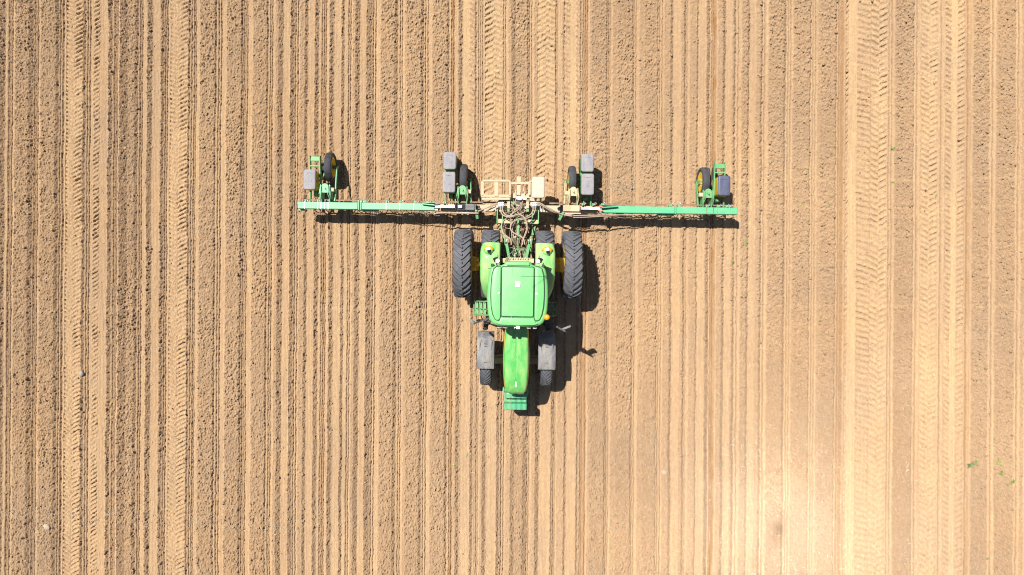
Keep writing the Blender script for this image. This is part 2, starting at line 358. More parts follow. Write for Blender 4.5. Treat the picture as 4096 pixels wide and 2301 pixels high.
LID_B = coated('blue_grey_lid', (.03, .037, .085), .22, .45, col2=(.045, .055, .11), scale=6, streak=True, dustcol=(.20, .19, .21))
LID_T = coated('dusty_lid', (.38, .32, .275), .7, .8, scale=5, dustcol=(.46, .375, .30))
FEND_B = coated('black_fender', (.05, .054, .073), .42, .5, col2=(.10, .104, .125), scale=6, streak=True, dustcol=(.31, .28, .235), hard=.15)
BLACK = coated('black_plastic', (.012, .013, .018), .12, .45, dustcol=(.2, .17, .14))
STEEL = plain('bright_steel', (.75, .75, .78), .25, .85)
ROD = plain('chrome_rod', (.80, .80, .84), .22, .6)
RUST = coated('rusty_shaft', (.13, .045, .03), .35, .8)
HOSE = coated('dusty_hose', (.12, .095, .08), .8, .8, scale=20, dustcol=(.33, .25, .185))
HOSE_D = coated('black_hose', (.03, .028, .028), .3, .6, scale=20)
WHITE = plain('white_plastic', (.82, .82, .80), .4)
LENS = plain('clear_lens', (.85, .83, .85), .12)
AMBER = plain('amber_lens', (.85, .30, .01), .18)
RED = plain('red_lens', (.65, .03, .01), .2)
PAINT_R = coated('red_paint', (.50, .06, .04), .5, .5)
GLASS = plain('tinted_glass', (.010, .016, .020), .05)

def local_fn(o):
    M = Matrix.Translation(o.location) @ o.rotation_euler.to_matrix().to_4x4(); Mi = M.inverted()
    return lambda px, py, h=0.: Mi @ P(px, py, h)

def lug_tyre(R, W, n, lug_h, name, parent, mat, rim_r, lug_w=.055, sweep=.27):
    bm = bmesh.new(); c = R - lug_h; w = W / 2
    lathe_x(bm, [(-w * .80, rim_r), (-w * .98, rim_r + (c - rim_r) * .35), (-w, rim_r + (c - rim_r) * .68), (-w * .93, c - .03), (-w * .75, c - .004), (0, c + .006), (w * .75, c - .004), (w * .93, c - .03), (w, rim_r + (c - rim_r) * .68), (w * .98, rim_r + (c - rim_r) * .35), (w * .80, rim_r)], 72)
    for side in (-1, 1):
        for k in range(n):
            a0 = 2 * math.pi * (k + (.5 if side > 0 else 0)) / n
            prev = None; fs = []
            for i, t in enumerate((-.06, .18, .42, .68, .9, 1.04)):
                x = side * w * t; a = a0 - sweep * (max(t, 0) ** 1.25)
                rt = R - .012 * t * t if t < 1 else R - .05; rb = c - .02 - (.05 if t > .95 else 0)
                wd = lug_w * (1.15 - .1 * t) / 2 / R
                ring = []
                for aa, rr in ((a - wd * 1.35, rb), (a - wd, rt), (a + wd, rt), (a + wd * 1.35, rb)):
                    ring.append(bm.verts.new((x, rr * math.cos(aa), rr * math.sin(aa))))
                if prev:
                    for q in range(3): fs.append(bm.faces.new((prev[q], prev[q + 1], ring[q + 1], ring[q])))
                else: fs.append(bm.faces.new(ring[::-1]))
                prev = ring
            fs.append(bm.faces.new(prev)); bmesh.ops.recalc_face_normals(bm, faces=fs)
    return finish(name, bm, mat, parent, 32)
def rib_tyre(R, W, name, parent, mat, rim_r):
    bm = bmesh.new(); w = W / 2; pr = [(-w * .62, rim_r), (-w * .95, rim_r + (R - rim_r) * .3), (-w, rim_r + (R - rim_r) * .62), (-w * .86, R - .022)]
    n = 6
    for i in range(n):
        x0 = -w * .80 + 1.6 * w * i / n; x1 = x0 + 1.6 * w / n
        cr = lambda x: R - .022 * (x / w) ** 2
        pr += [(x0 + .003, cr(x0) - .012), (x0 + .006, cr(x0)), (x1 - .006, cr(x1)), (x1 - .003, cr(x1) - .012)]
    pr += [(w * .86, R - .022), (w, rim_r + (R - rim_r) * .62), (w * .95, rim_r + (R - rim_r) * .3), (w * .62, rim_r)]
    lathe_x(bm, pr, 64); return finish(name, bm, mat, parent, 40)
def dish_rim(rim_r, W, name, parent, mat, dish=0., bolts=8, off=0.):
    bm = bmesh.new(); w = W / 2
    lathe_x(bm, [(-w * .84, rim_r + .02), (-w * .80, rim_r - .015), (-w * .3, rim_r - .06), (w * .3, rim_r - .06), (w * .80, rim_r - .015), (w * .84, rim_r + .02), (w * .8, rim_r + .03), (w * .3, rim_r - .035), (-w * .3, rim_r - .035), (-w * .8, rim_r + .03)], 56)
    lathe_x(bm, [(x + off, r) for x, r in ((dish - .015, .03), (dish - .02, rim_r * .45), (dish * .3 - .012, rim_r * .72), (-.012, rim_r - .02), (.012, rim_r - .02), (dish * .3 + .012, rim_r * .72), (dish + .01, rim_r * .45), (dish + .015, .03))], 48)
    for k in range(bolts):
        a = 2 * math.pi * k / bolts; r = rim_r * .30
        cyl(bm, (off + dish - .035, r * math.cos(a), r * math.sin(a)), (off + dish + .035, r * math.cos(a), r * math.sin(a)), .016, 6)
    return finish(name, bm, mat, parent, 40)
# ---------------------------------------------------------------- the tractor
TR = thing('tractor', 'green farm tractor with yellow wheel rims and dual rear tyres towing the planter', 'tractor', (.148, .63, 0), -.0148)
TL = local_fn(TR)
R_REAR, R_FRONT, Z_R, Z_F, Y_F = .93, .68, .915, .665, -2.65
# wheels
def make_wheel(name, loc, R, W, n, lug, rim_r, flip, hub_len, dish):
    bm = bmesh.new(); s = flip
    lathe_x(bm, [(-s * .05, .02), (-s * .05, .15), (s * hub_len * .4, .16), (s * hub_len * .45, .20), (s * hub_len * .8, .20), (s * hub_len, .13), (s * hub_len, .02)], 32)
    for k in range(6):
        a = k * math.pi / 3 + .3; cyl(bm, (s * hub_len * .5, .17 * math.cos(a), .17 * math.sin(a)), (s * (hub_len + .02), .17 * math.cos(a), .17 * math.sin(a)), .02, 6)
    hub = finish(name, bm, YEL, TR, 40); hub.location = loc
    lug_tyre(R, W, n, lug, 'tyre', hub, RUBBER, rim_r, .050 if R > .8 else .034)
    dish_rim(rim_r, W, 'rim', hub, YEL, dish)
    return hub
make_wheel('rear_wheel', (-1.463, 0, Z_R), R_REAR, .47, 28, .052, .60, 1, .40, .10)
make_wheel('rear_wheel', (1.463, 0, Z_R), R_REAR, .47, 28, .052, .60, -1, .40, -.10)
for sx in (-1, 1): make_wheel('rear_wheel', (sx * .7215, 0, Z_R), R_REAR, .47, 28, .052, .60, -sx, .22, 0.)
for sx in (-1, 1): make_wheel('front_wheel', (sx * .818, Y_F, Z_F), R_FRONT, .30, 38, .030, .42, -sx, .16, -sx * .05)
# axles and chassis
bm = bmesh.new()
for sx in (-1, 1):
    cyl(bm, (sx * .15, 0, Z_R), (sx * .45, 0, Z_R), .20, 20, 0, .15); cyl(bm, (sx * .45, 0, Z_R), (sx * 1.72, 0, Z_R), .055, 16, 1)
finish('rear_axle', bm, [G_CHASS, STEEL], TR, 40)
bm = bmesh.new(); bar(bm, (-.66, Y_F, Z_F), (.66, Y_F, Z_F), .16, .17)
for sx in (-1, 1):
    cyl(bm, (sx * .62, Y_F, Z_F - .17), (sx * .62, Y_F, Z_F + .19), .085, 16); bar(bm, (sx * .30, Y_F + .16, Z_F + .06), (sx * .60, Y_F + .13, Z_F + .06), .05, .05)
    bar(bm, (sx * .60, Y_F + .08, Z_F + .17), (sx * .66, Y_F + .22, Z_F + .62), .05, .05)
finish('front_axle', bm, G_DUSTY, TR, 40, .012)
bm = bmesh.new()
box(bm, (0, .05, .95), (.55, .75, .62)); box(bm, (0, -.75, .92), (.50, .9, .50)); box(bm, (0, -2.1, .95), (.46, 2.0, .42)); box(bm, (0, -3.2, .86), (.36, .36, .30))
finish('chassis', bm, G_CHASS, TR, None, .03)
for sx in (-1, 1):
    bm = bmesh.new(); box(bm, (sx * .46, -1.35, .82), (.34, .7, .45)); finish('fuel_tank', bm, BLACK, TR, 40, .06, 3)
# hood: arched sections from the cab to the nose
secs = [(-1.50, .290, 2.04, 1.20), (-1.75, .305, 2.04, 1.20), (-2.05, .328, 2.02, 1.20), (-2.45, .342, 1.985, 1.20), (-2.8, .338, 1.93, 1.18), (-3.08, .318, 1.87, 1.15), (-3.27, .292, 1.80, 1.12), (-3.36, .268, 1.74, 1.12), (-3.415, .225, 1.66, 1.14), (-3.43, .18, 1.55, 1.18)]
def hood_sec(y, w, zt, zb):
    d = .15; q = [(w * .97, zb), (w * 1.0, zt - .42), (w * 1.03, zt - .16), (w * .935, zt - .075), (w * .92, zt - .04), (w * .86, zt - .016), (w * .72, zt - .004), (w * .45, zt + .004), (w * .10, zt + .006), (w * .035, zt + .001), (0, zt - .006)]
    return [(-x, y, z) for x, z in q] + [(x, y, z) for x, z in q[-2::-1]]
bm = bmesh.new(); rings = [[bm.verts.new(p) for p in hood_sec(*s)] for s in secs]; m_ = len(rings[0])
for a, b_ in zip(rings, rings[1:]):
    for k in range(m_ - 1):
        f = bm.faces.new((a[k], a[k + 1], b_[k + 1], b_[k])); f.material_index = 2 if k in (0, m_ - 2) else (1 if k in (2, m_ - 4) else 0)
f = bm.faces.new(rings[-1]); f.material_index = 2; bm.faces.new(rings[0][::-1]).material_index = 2
bmesh.ops.recalc_face_normals(bm, faces=bm.faces[:])
hood = finish('hood', bm, [G_HOOD, YEL, BLACK], TR, 50)
hood.modifiers.new('sub', 'SUBSURF').levels = 1; hood.modifiers['sub'].render_levels = 1
bm = bmesh.new(); plate(bm, [(.0, -3.05), (.012, -3.09), (.02, -3.15), (.014, -3.20), (0, -3.215), (-.014, -3.20), (-.02, -3.15), (-.012, -3.09)], 1.835, 1.872)
for v in bm.verts: v.co.z += (v.co.y + 3.13) * .30
finish('hood_emblem', bm, WHITE, hood, 40)
for sx in (-1, 1):
    bm = bmesh.new(); box(bm, (sx * .13, -3.43, 1.42), (.17, .05, .12)); finish('headlight', bm, LENS, hood, 40, .02, 3)
# front ballast: a row of suitcase weights on their bracket
bm = bmesh.new(); box(bm, (0, -3.42, .80), (.62, .12, .16)); box(bm, (0, -3.40, 1.02), (.70, .10, .10)); 
for sx in (-1, 1): box(bm, (sx * .325, -3.44, 1.0), (.03, .22, .22))
br = finish('weight_bracket', bm, G_BEAMR, TR, 40, .012)
prof = [(-3.47, 1.10), (-3.62, 1.10), (-3.64, .88), (-3.75, .88), (-3.77, 1.09), (-3.93, 1.085), (-3.945, 1.06), (-3.945, .72), (-3.90, .66), (-3.62, .62), (-3.50, .66), (-3.47, .90)]
w0 = None
for k in range(18):
    if w0 is None:
        bm = bmesh.new(); side_plate(bm, prof, -.0140, .0140); w0 = finish('ballast_weight', bm, G_BEAMR, TR, 40, .004); o = w0
    else: o = w0.copy(); COL.objects.link(o); o.parent = TR
    o.location = ((k - 8.5) * .0335, .004 * math.sin(k * 3.1), .004 * math.sin(k * 5.3))
# front fenders: black plastic shells over the wheels
for sx in (-1, 1):
    bm = bmesh.new(); n = 9; up, dn = [], []
    arc = [(-2.80, 1.415), (-2.70, 1.44), (-2.5, 1.455), (-2.3, 1.43), (-2.12, 1.37), (-1.97, 1.28), (-1.87, 1.17), (-1.815, 1.06)]
    loops = []
    for (y, z) in arc:
        hw = .232 if y < -2.1 else .232 - (y + 2.1) * .05
        sec = [(-hw, -.07), (-hw, -.012), (-hw + .018, .0), (-hw * .5, .008), (0, .010), (hw * .5, .008), (hw - .018, .0), (hw, -.012), (hw, -.07), (hw - .02, -.03), (0, -.018), (-hw + .02, -.03)]
        loops.append([(sx * .815 + x, y, z + dz) for x, dz in sec])
    loft(bm, loops)
    for y, ln in ((-2.62, .10), (-2.20, .08), (-2.14, .10)): box(bm, (sx * .815, y, 1.46 - max(0, y + 2.45) ** 1.2 * .22), (ln, .014, .02), None, 1)
    box(bm, (sx * .815, -2.6, 1.445), (.30, .010, .02)); box(bm, (sx * .66, -2.35, 1.43), (.010, .7, .02)); box(bm, (sx * .97, -2.35, 1.43), (.010, .7, .02))
    finish('front_fender', bm, [FEND_B, BLACK], TR, 45, .006)
# rear fenders
for sx in (-1, 1):
    bm = bmesh.new(); loops = []
    for i in range(17):
        a = math.radians(60 + (172 - 60) * i / 16); r = 1.03
        y, z = r * math.cos(a), Z_R + r * math.sin(a); t = i / 16
        xi = .455; xo = .975 - .22 * max(0, (t - .45) / .55) ** 1.6 - .05 * max(0, (.12 - t) / .12) ** 2
        n_ = (math.cos(a), math.sin(a))
        def q(x, d): return (sx * x, y + n_[0] * d, z + n_[1] * d)
        loops.append([q(xi, -.04), q(xi, .0), q(xi + .04, .028), q((xi + xo) / 2, .038), q(xo - .07, .022), q(xo - .01, -.02), q(xo, -.085), q(xo - .02, -.085), q(xo - .05, -.02), q((xi + xo) / 2, .0), q(xi + .04, -.012)])
    loft(bm, loops); fe = finish('rear_fender', bm, G_FEND, TR, 60)
    # raised light pod with an amber and red lens looking back
    px_, py_ = sx * .755, .33
    bm = bmesh.new(); loops = []
    for z, r_ in ((1.84, .135), (1.93, .130), (1.985, .112), (2.01, .07), (2.017, .02)):
        loops.append([(px_ + r_ * math.cos(2 * math.pi * k / 24), py_ + r_ * 1.02 * math.sin(2 * math.pi * k / 24) * (1 if math.sin(2 * math.pi * k / 24) < 0 else .8), z) for k in range(24)])
    loft(bm, loops); pod = finish('light_pod', bm, G_FEND, fe, 60)
    bm = bmesh.new(); loops = []
    for z, r0, r1 in ((1.88, .06, .155), (1.96, .055, .15), (2.00, .05, .138), (2.025, .045, .10)):
        A = [math.radians(2 + 176 * k / 16) for k in range(17)]
        loops.append([(px_ + r1 * .92 * math.cos(a), py_ + r1 * .72 * math.sin(a), z) for a in A] + [(px_ + r0 * math.cos(a), py_ + r0 * .25 * math.sin(a), z) for a in A[::-1]])
    loft(bm, loops)
    for f in bm.faces:
        c_ = f.calc_center_median(); rr = math.hypot((c_.x - px_) / .92, (c_.y - py_) / .72)
        if rr > .146 and f.normal.z < .5: f.material_index = 1
    finish('tail_lens', bm, [AMBER, RED], fe, 50)
    bm = bmesh.new(); cyl(bm, (px_ - .01, py_ + .05, 2.03), (px_ + .005, py_ - .02, 2.06), .05, 16, 0, .045); cyl(bm, (px_ + .005, py_ - .02, 2.06), (px_ + .02, py_ - .10, 2.05), .045, 16, 1, .02)
    finish('fender_light', bm, [WHITE, BLACK], fe, 45)
    bm = bmesh.new(); box(bm, (sx * .60, -.05, 2.0), (.10, .16, .09)); box(bm, (sx * .70, -.12, 1.975), (.16, .05, .05)); box(bm, (sx * .54, .1, 1.99), (.04, .22, .03)); finish('fender_bracket', bm, G_FEND, fe, 40, .01)
# cab: glass house with posts
bm = bmesh.new()
def cab_loop(hw, y0, y1, z, r): return [(x, y, z) for x, y in rrect(2 * hw, y0 - y1, r, 4, 0, (y0 + y1) / 2)]
loft(bm, [cab_loop(.52, -.05, -1.42, 1.15, .08), cab_loop(.60, -.04, -1.46, 1.6, .1), cab_loop(.66, -.05, -1.50, 2.1, .12), cab_loop(.62, -.10, -1.44, 2.93, .14)])
cabo = finish('cab', bm, GLASS, TR, 40)
for sx in (-1, 1):
    for (y0, y1, yy) in ((-.07, -.06, -.12), (-1.40, -1.45, -1.38), (-.62, -.62, -.62)):
        bm = bmesh.new(); bar(bm, (sx * .535, y0, 1.15), (sx * .655, y1, 2.1), .06, .07); bar(bm, (sx * .655, y1, 2.1), (sx * .615, yy, 2.95), .06, .07); finish('cab_pillar', bm, BLACK, cabo, 40, .01)
bm = bmesh.new(); loft(bm, [cab_loop(.50, -.02, -1.45, 1.02, .08), cab_loop(.545, -.02, -1.47, 1.22, .08), cab_loop(.56, -.03, -1.44, 1.30, .08)]); finish('cab_floor', bm, G_CHASS, cabo, 40)
# roof
half = [(.0, .004), (.20, .004), (.30, .002), (.322, -.012), (.332, -.06), (.40, -.092), (.54, -.108), (.62, -.135), (.665, -.175), (.69, -.25), (.712, -.373), (.735, -.6), (.743, -.80), (.741, -.95), (.728, -1.16), (.705, -1.31), (.675, -1.40), (.625, -1.485), (.55, -1.54), (.455, -1.566), (.25, -1.578), (0, -1.582)]
outl = half + [(-x, y) for x, y in half[-2:0:-1]]
def shrink(d, z):
    out = []; n = len(outl)
    for i, (x, y) in enumerate(outl):
        (xa, ya), (xb, yb) = outl[i - 1], outl[(i + 1) % n]; tx, ty = xb - xa, yb - ya; L = math.hypot(tx, ty) or 1
        nx_, ny_ = ty / L, -tx / L
        sgn = 1 if (nx_ * x + ny_ * (y + .8)) > 0 else -1
        out.append((x - sgn * nx_ * d, y - sgn * ny_ * d, z))
    return out
bm = bmesh.new(); loft(bm, [shrink(.06, 2.92), shrink(.012, 2.935), shrink(0, 2.98), shrink(.008, 3.03), shrink(.035, 3.058), shrink(.07, 3.068), shrink(.095, 3.069)])
roof = finish('roof', bm, G_ROOF, TR, 50)
def panel(pts, z0, z1, nm='roof_panel', inset=.012):
    cx_ = sum(p[0] for p in pts) / len(pts); cy_ = sum(p[1] for p in pts) / len(pts); bm = bmesh.new()
    def sh(d, z): return [(x - math.copysign(min(d, abs(x - cx_)), x - cx_), y - math.copysign(min(d, abs(y - cy_)), y - cy_), z) for x, y in pts]
    loft(bm, [sh(-.004, z0), sh(0, z0 + (z1 - z0) * .6), sh(inset * .5, z1 - .003), sh(inset * 1.6, z1)]); return finish(nm, bm, G_ROOF, roof, 50)
panel(rrect(.766, 1.19, .03, 4, 0, -.735), 3.06, 3.128)
for sx in (-1, 1):
    sp_ = [(sx * .415, -.13), (sx * .50, -.135), (sx * .575, -.19), (sx * .615, -.33), (sx * .635, -.6), (sx * .637, -.85), (sx * .625, -1.08), (sx * .59, -1.27), (sx * .53, -1.395), (sx * .475, -1.425), (sx * .43, -1.41), (sx * .412, -1.35)]
    panel(sp_ if sx > 0 else sp_[::-1], 3.06, 3.115)
SEAL = plain('groove_seal', (.012, .05, .018), .6)
def seal(pts, z):
    bm = bmesh.new(); pts = [(x, y, z) for x, y in pts]; tube(bm, pts + pts[:2], .0085, 6, 0, False); finish('groove_seal', bm, SEAL, roof, 60)
seal(rrect(.79, 1.215, .04, 4, 0, -.735), 3.082)
for sx in (-1, 1): seal([(sx * .425, -.12), (sx * .505, -.118), (sx * .588, -.18), (sx * .630, -.32), (sx * .651, -.6), (sx * .653, -.85), (sx * .640, -1.09), (sx * .604, -1.28), (sx * .54, -1.408), (sx * .475, -1.44), (sx * .425, -1.425), (sx * .402, -1.36)], 3.078)
panel([(-.40, -1.36), (.40, -1.36), (.44, -1.46), (.50, -1.505), (.42, -1.535), (0, -1.55), (-.42, -1.535), (-.50, -1.505), (-.44, -1.46)][::-1], 3.06, 3.11)
panel(rrect(.56, .085, .02, 3, 0, -.06), 3.06, 3.11)
for sx in (-1, 1):
    bm = bmesh.new(); tube(bm, [(sx * .13, -.15, 3.126), (sx * .13, -.62, 3.126)], .012, 8)
    finish('roof_rib', bm, G_ROOF, roof, 50)
    bm = bmesh.new(); box(bm, (sx * .135, -1.342, 3.10), (.012, .03, .05), Matrix.Rotation(.4, 3, 'Z')); finish('roof_clip', bm, G_TAN, roof, 50)
for sx in (-1, 1):
    bm = bmesh.new(); cyl(bm, (sx * .455, -.77, 3.10), (sx * .455, -.77, 3.135), .027, 16); finish('roof_cap', bm, WHITE, roof, 40)
bm = bmesh.new(); plate(bm, rrect(.125, .132, .012, 3, 0, -.552), 3.12, 3.155); finish('antenna_patch', bm, WHITE, roof, 40, .006)
bm = bmesh.new(); cyl(bm, (.712, -1.335, 3.02), (.712, -1.335, 3.09), .045, 16, 1); loft(bm, [[(.712 + r * math.cos(2 * math.pi * k / 20), -1.335 + r * math.sin(2 * math.pi * k / 20), z) for k in range(20)] for z, r in ((3.09, .066), (3.17, .069), (3.21, .06), (3.235, .035), (3.242, .006))])
finish('beacon', bm, [AMBER, BLACK], TR, 50)
bm = bmesh.new(); cyl(bm, (.672, -.35, 3.02), (.66, -.35, 3.15), .018, 10); tube(bm, [(.66, -.35, 3.14), (.50, -.36, 3.36), (.28, -.37, 3.62), (.06, -.38, 3.86)], .0038, 6); finish('whip_antenna', bm, BLACK, TR, 40)
for x in (-.43, -.285, .285, .43):
    bm = bmesh.new(); cyl(bm, (x, -1.50, 2.97), (x, -1.60, 2.965), .05, 18, 1); cyl(bm, (x, -1.60, 2.965), (x, -1.618, 2.964), .046, 18, 0); finish('roof_light', bm, [LENS, BLACK], TR, 40)
bm = bmesh.new(); box(bm, (.02, -1.60, 3.02), (.085, .075, .06)); box(bm, (-.05, -1.605, 3.0), (.07, .02, .03), Matrix.Rotation(.5, 3, 'Z'), 1); finish('receiver', bm, [WHITE, STEEL], TR, 40, .008)
for sx in (-1, 1):
    bm = bmesh.new(); bar(bm, (sx * .46, -.02, 2.62), (sx * .52, .05, 2.62), .03, .03, 1)
    cyl(bm, (sx * .535, .01, 2.62), (sx * .565, .095, 2.60), .055, 18, 1, .065); cyl(bm, (sx * .565, .095, 2.60), (sx * .57, .11, 2.597), .060, 18, 0); loft(bm, [[(sx * .50 + r * math.cos(2 * math.pi * k / 14), .02 + r * math.sin(2 * math.pi * k / 14), z) for k in range(14)] for z, r in ((2.60, .055), (2.66, .06), (2.69, .045), (2.70, .01))], mi=0)
    finish('rear_work_light', bm, [WHITE, BLACK], TR, 40)
    bm = bmesh.new(); bar(bm, (sx * .62, -1.44, 2.05), (sx * .79, -1.56, 2.03), .05, .05); cyl(bm, (sx * .77, -1.52, 2.03), (sx * .80, -1.63, 2.02), .065, 18); cyl(bm, (sx * .80, -1.63, 2.02), (sx * .805, -1.70, 1.99), .058, 18, 0, .07); cyl(bm, (sx * .72, -1.50, 1.99), (sx * .74, -1.585, 1.97), .055, 16)
    finish('belt_work_light', bm, BLACK, TR, 40)
def mirror(a, b_, m0, m1):
    bm = bmesh.new(); tube(bm, [a, b_], .022, 8); tube(bm, [b_, (b_[0], b_[1], b_[2] - .18)], .016, 8); mid = Vector(a).lerp(Vector(b_), .66); cyl(bm, mid, mid + Vector((0, .05, .03)), .014, 8)
    cyl(bm, mid + Vector((0, .02, -.12)), mid + Vector((.0, .035, -.115)), .07, 16); tube(bm, [mid, mid + Vector((0, .02, -.12))], .012, 6); arm = finish('mirror_arm', bm, BLACK, TR, 40); c_ = (Vector(m0) + Vector(m1)) / 2; d = Vector(m1) - Vector(m0)
    bm = bmesh.new(); bar(bm, m0, m1, .05, .27); box(bm, c_ + Vector((0, .029, 0)), (d.length * .86, .006, .22), Matrix.Rotation(math.atan2(d.y, d.x), 3, 'Z'), 1); finish('mirror_head', bm, [FEND_B, GLASS], arm, 40, .012)
mirror((-.70, -1.40, 2.62), (-1.07, -1.545, 2.62), (-1.185, -1.45, 2.45), (-1.04, -1.555, 2.45))
mirror((.72, -1.44, 2.62), (1.20, -1.705, 2.62), (1.12, -1.655, 2.45), (1.335, -1.57, 2.45))
# cab steps: wire-edged baskets on both sides
for sx in (-1, 1):
    xs = [(.74, 1.52), (.88, 1.28), (1.00, 1.02), (1.12, .74), (1.17, .50)] if sx < 0 else [(.74, 1.52), (.86, 1.28), (.95, 1.02), (1.06, .74), (1.10, .50)]
    bm = bmesh.new()
    for y in (-1.02, -1.39): tube(bm, [(sx * x, y + (.03 if i == 0 else 0), z) for i, (x, z) in enumerate(xs)], .020, 8)
    for i, (x, z) in enumerate(xs):
        tube(bm, spline([(sx * (x - .03), -1.02, z), (sx * (x + .012), -1.07, z), (sx * (x + .018), -1.2, z), (sx * (x + .012), -1.34, z), (sx * (x - .03), -1.39, z)], 4), .017, 8)
    tube(bm, [(sx * x, -1.215, z + .01) for x, z in xs], .012, 8)
    finish('cab_step', bm, G_UNIT if sx < 0 else G_CHASS, TR, 50)
    for (x, z) in xs[1:4]:
        bm = bmesh.new(); box(bm, (sx * (x - .02), -1.205, z - .02), (.07, .34, .02), None); finish('step_tread', bm, G_UNIT if sx < 0 else G_CHASS, TR, 40)
# rear deck and three-point hitch
bm = bmesh.new(); box(bm, (0, .10, 1.68), (.62, .10, .10)); box(bm, (-.36, .07, 1.72), (.13, .12, .07)); box(bm, (.36, .07, 1.72), (.13, .12, .07))
for k in range(9): box(bm, (-.26 + k * .065, .12 + .01 * (k % 2), 1.74), (.035, .05, .03 + .02 * (k % 3)), None, k % 2)
finish('rear_deck', bm, [G_DUSTY, G_TAN], TR, 40, .008)
bm = bmesh.new(); rr = random.Random(5)
for k in range(46):
    x, y, z = rr.uniform(-.22, .22), rr.uniform(.17, .42), rr.uniform(.95, 1.45); mi = rr.choice((0, 0, 1, 2, 2, 3))
    if rr.random() < .5: cyl(bm, (x, y, z), (x + rr.uniform(-.03, .03), y + rr.uniform(.03, .09), z + rr.uniform(-.04, .05)), rr.uniform(.012, .028), 8, mi)
    else: box(bm, (x, y, z), (rr.uniform(.02, .07), rr.uniform(.02, .07), rr.uniform(.03, .10)), Matrix.Rotation(rr.uniform(0, 1.5), 3, 'Z'), mi)
box(bm, (0, .27, 1.10), (.40, .20, .26), None, 2)
finish('hydraulic_couplers', bm, [G_UNIT, G_TAN, BLACK, RUST], TR, 40)
bm = bmesh.new(); tube(bm, spline([(-.24, .40, 1.52), (-.1, .435, 1.53), (.1, .435, 1.53), (.22, .40, 1.52)], 5), .012, 8); finish('coupler_rail', bm, HOSE_D, TR, 40)
for sx in (-1, 1):
    bm = bmesh.new(); bar(bm, (sx * .22, .12, 1.50), (sx * .30, .52, 1.56), .075, .10)
    for dx in (-.03, .03): bar(bm, (sx * .305 + dx, .48, 1.56), (sx * .325 + dx, .66, 1.54), .022, .07)
    cyl(bm, (sx * .315 - .05, .62, 1.55), (sx * .315 + .05, .62, 1.55), .022, 10, 1); finish('lift_arm', bm, [G_UNIT, STEEL], TR, 40, .008)
    bm = bmesh.new(); tube(bm, [(sx * .322, .62, 1.55), (sx * .36, .72, 1.2), (sx * .41, .80, .78)], .03, 10, 0, True, [.025, .045, .03]); finish('lift_rod', bm, G_DUSTY, TR, 40)
    bm = bmesh.new(); bar(bm, (sx * .30, .10, .62), (sx * .46, 1.24, .72), .055, .085); bar(bm, (sx * .40, .75, .76), (sx * .48, 1.12, .79), .05, .05); finish('lower_link', bm, G_UNIT, TR, 40, .008)
bm = bmesh.new(); tube(bm, [(0, .30, 1.20), (.003, .55, 1.19), (.004, .60, 1.19), (.006, .95, 1.16), (.006, 1.0, 1.16), (.01, 1.30, 1.13)], .03, 12, 0, True, [.022, .022, .040, .040, .022, .022]); box(bm, (.006, 1.0, 1.16), (.07, .06, .06)); finish('top_link', bm, G_UNIT, TR, 40)
bm = bmesh.new(); bar(bm, (0, -.1, .48), (0, .95, .46), .12, .06); bar(bm, (-.06, .42, .47), (-.06, .75, .95), .16, .05); finish('drawbar', bm, G_TAN, TR, 40, .01)
# ---------------------------------------------------------------- the planter hung behind the tractor
PLN = thing('planter', 'wide green row planter with folding toolbar wings, seed boxes and support wheels behind the tractor', 'planter', tuple(P(2072, 832.8, 0).xy) + (0,), -.0137)
PL = local_fn(PLN)
ZB = .81                                                   # middle of the toolbar
def by(px): return 820.6 + .01369 * (px - 1190)            # row of the toolbar's centre line in the photo
def bp(px, z=ZB, dy=0.): v = PL(px, by(px), .9); return Vector((v.x, dy, z))
Y0 = PL(2072, by(2072), .9).y
def beam(name, p0, p1, mat, w=.185, h=.185, dz=0., dy=0.):
    bm = bmesh.new(); a, b_ = bp(p0, ZB + dz, Y0 + dy), bp(p1, ZB + dz, Y0 + dy); bar(bm, a, b_, h, w); 
    o = finish(name, bm, mat, PLN, 40, .014, 3); return o
bar_y = Y0
beamL = beam('wing_beam', 1190, 1431, G_BEAM); beamL2 = beam('wing_beam', 1446, 1748, G_BEAM)
beamR2 = beam('wing_beam', 2404, 2700, G_BEAMR); beamR = beam('wing_beam', 2706, 2950, G_BEAMR)
cbm = beam('center_beam', 1762, 2390, G_TAN, .19, .19, -.10)
# end plates at the folds
for px, mt in ((1435, G_BEAM), (1443, G_BEAM), (2703, G_BEAMR)):
    bm = bmesh.new(); v = bp(px, ZB - .01, Y0); box(bm, v, (.03, .215, .21)); box(bm, v + Vector((0, -.10, -.03)), (.10, .03, .10)); finish('hinge_plate', bm, mt, PLN, 40, .006)
for p0, p1, mt in ((1444, 1510, G_BEAM), (1188, 1212, G_BEAM), (2636, 2700, G_BEAMR), (2470, 2500, G_BEAMR)):
    bm = bmesh.new(); a, b_ = bp(p0, ZB - .12, Y0 - .09), bp(p1, ZB - .12, Y0 - .09); bar(bm, a, b_, .08, .06); finish('under_bracket', bm, mt, PLN, 40, .006)
# u-bolts clasp the beam
def ubolt(px, mt=STEEL, dz=0.):
    v = bp(px, ZB + dz, Y0); bm = bmesh.new(); r = .0095; t = .100
    tube(bm, [v + Vector((0, t + .05, -.06)), v + Vector((0, t, .08)), v + Vector((0, t - .012, .099)), v + Vector((0, -t + .012, .099)), v + Vector((0, -t, .08)), v + Vector((0, -t - .005, -.10))], r, 6)
    cyl(bm, v + Vector((0, t + .03, .07)), v + Vector((0, t + .075, .07)), .018, 6); finish('u_bolt', bm, mt, PLN, 40)
for px in (1218, 1272, 1284.5, 1299, 1313, 1545, 1600, 1656): ubolt(px)
for px in (2827, 2854): ubolt(px, RUST)
for px in (2870, 2919): ubolt(px)
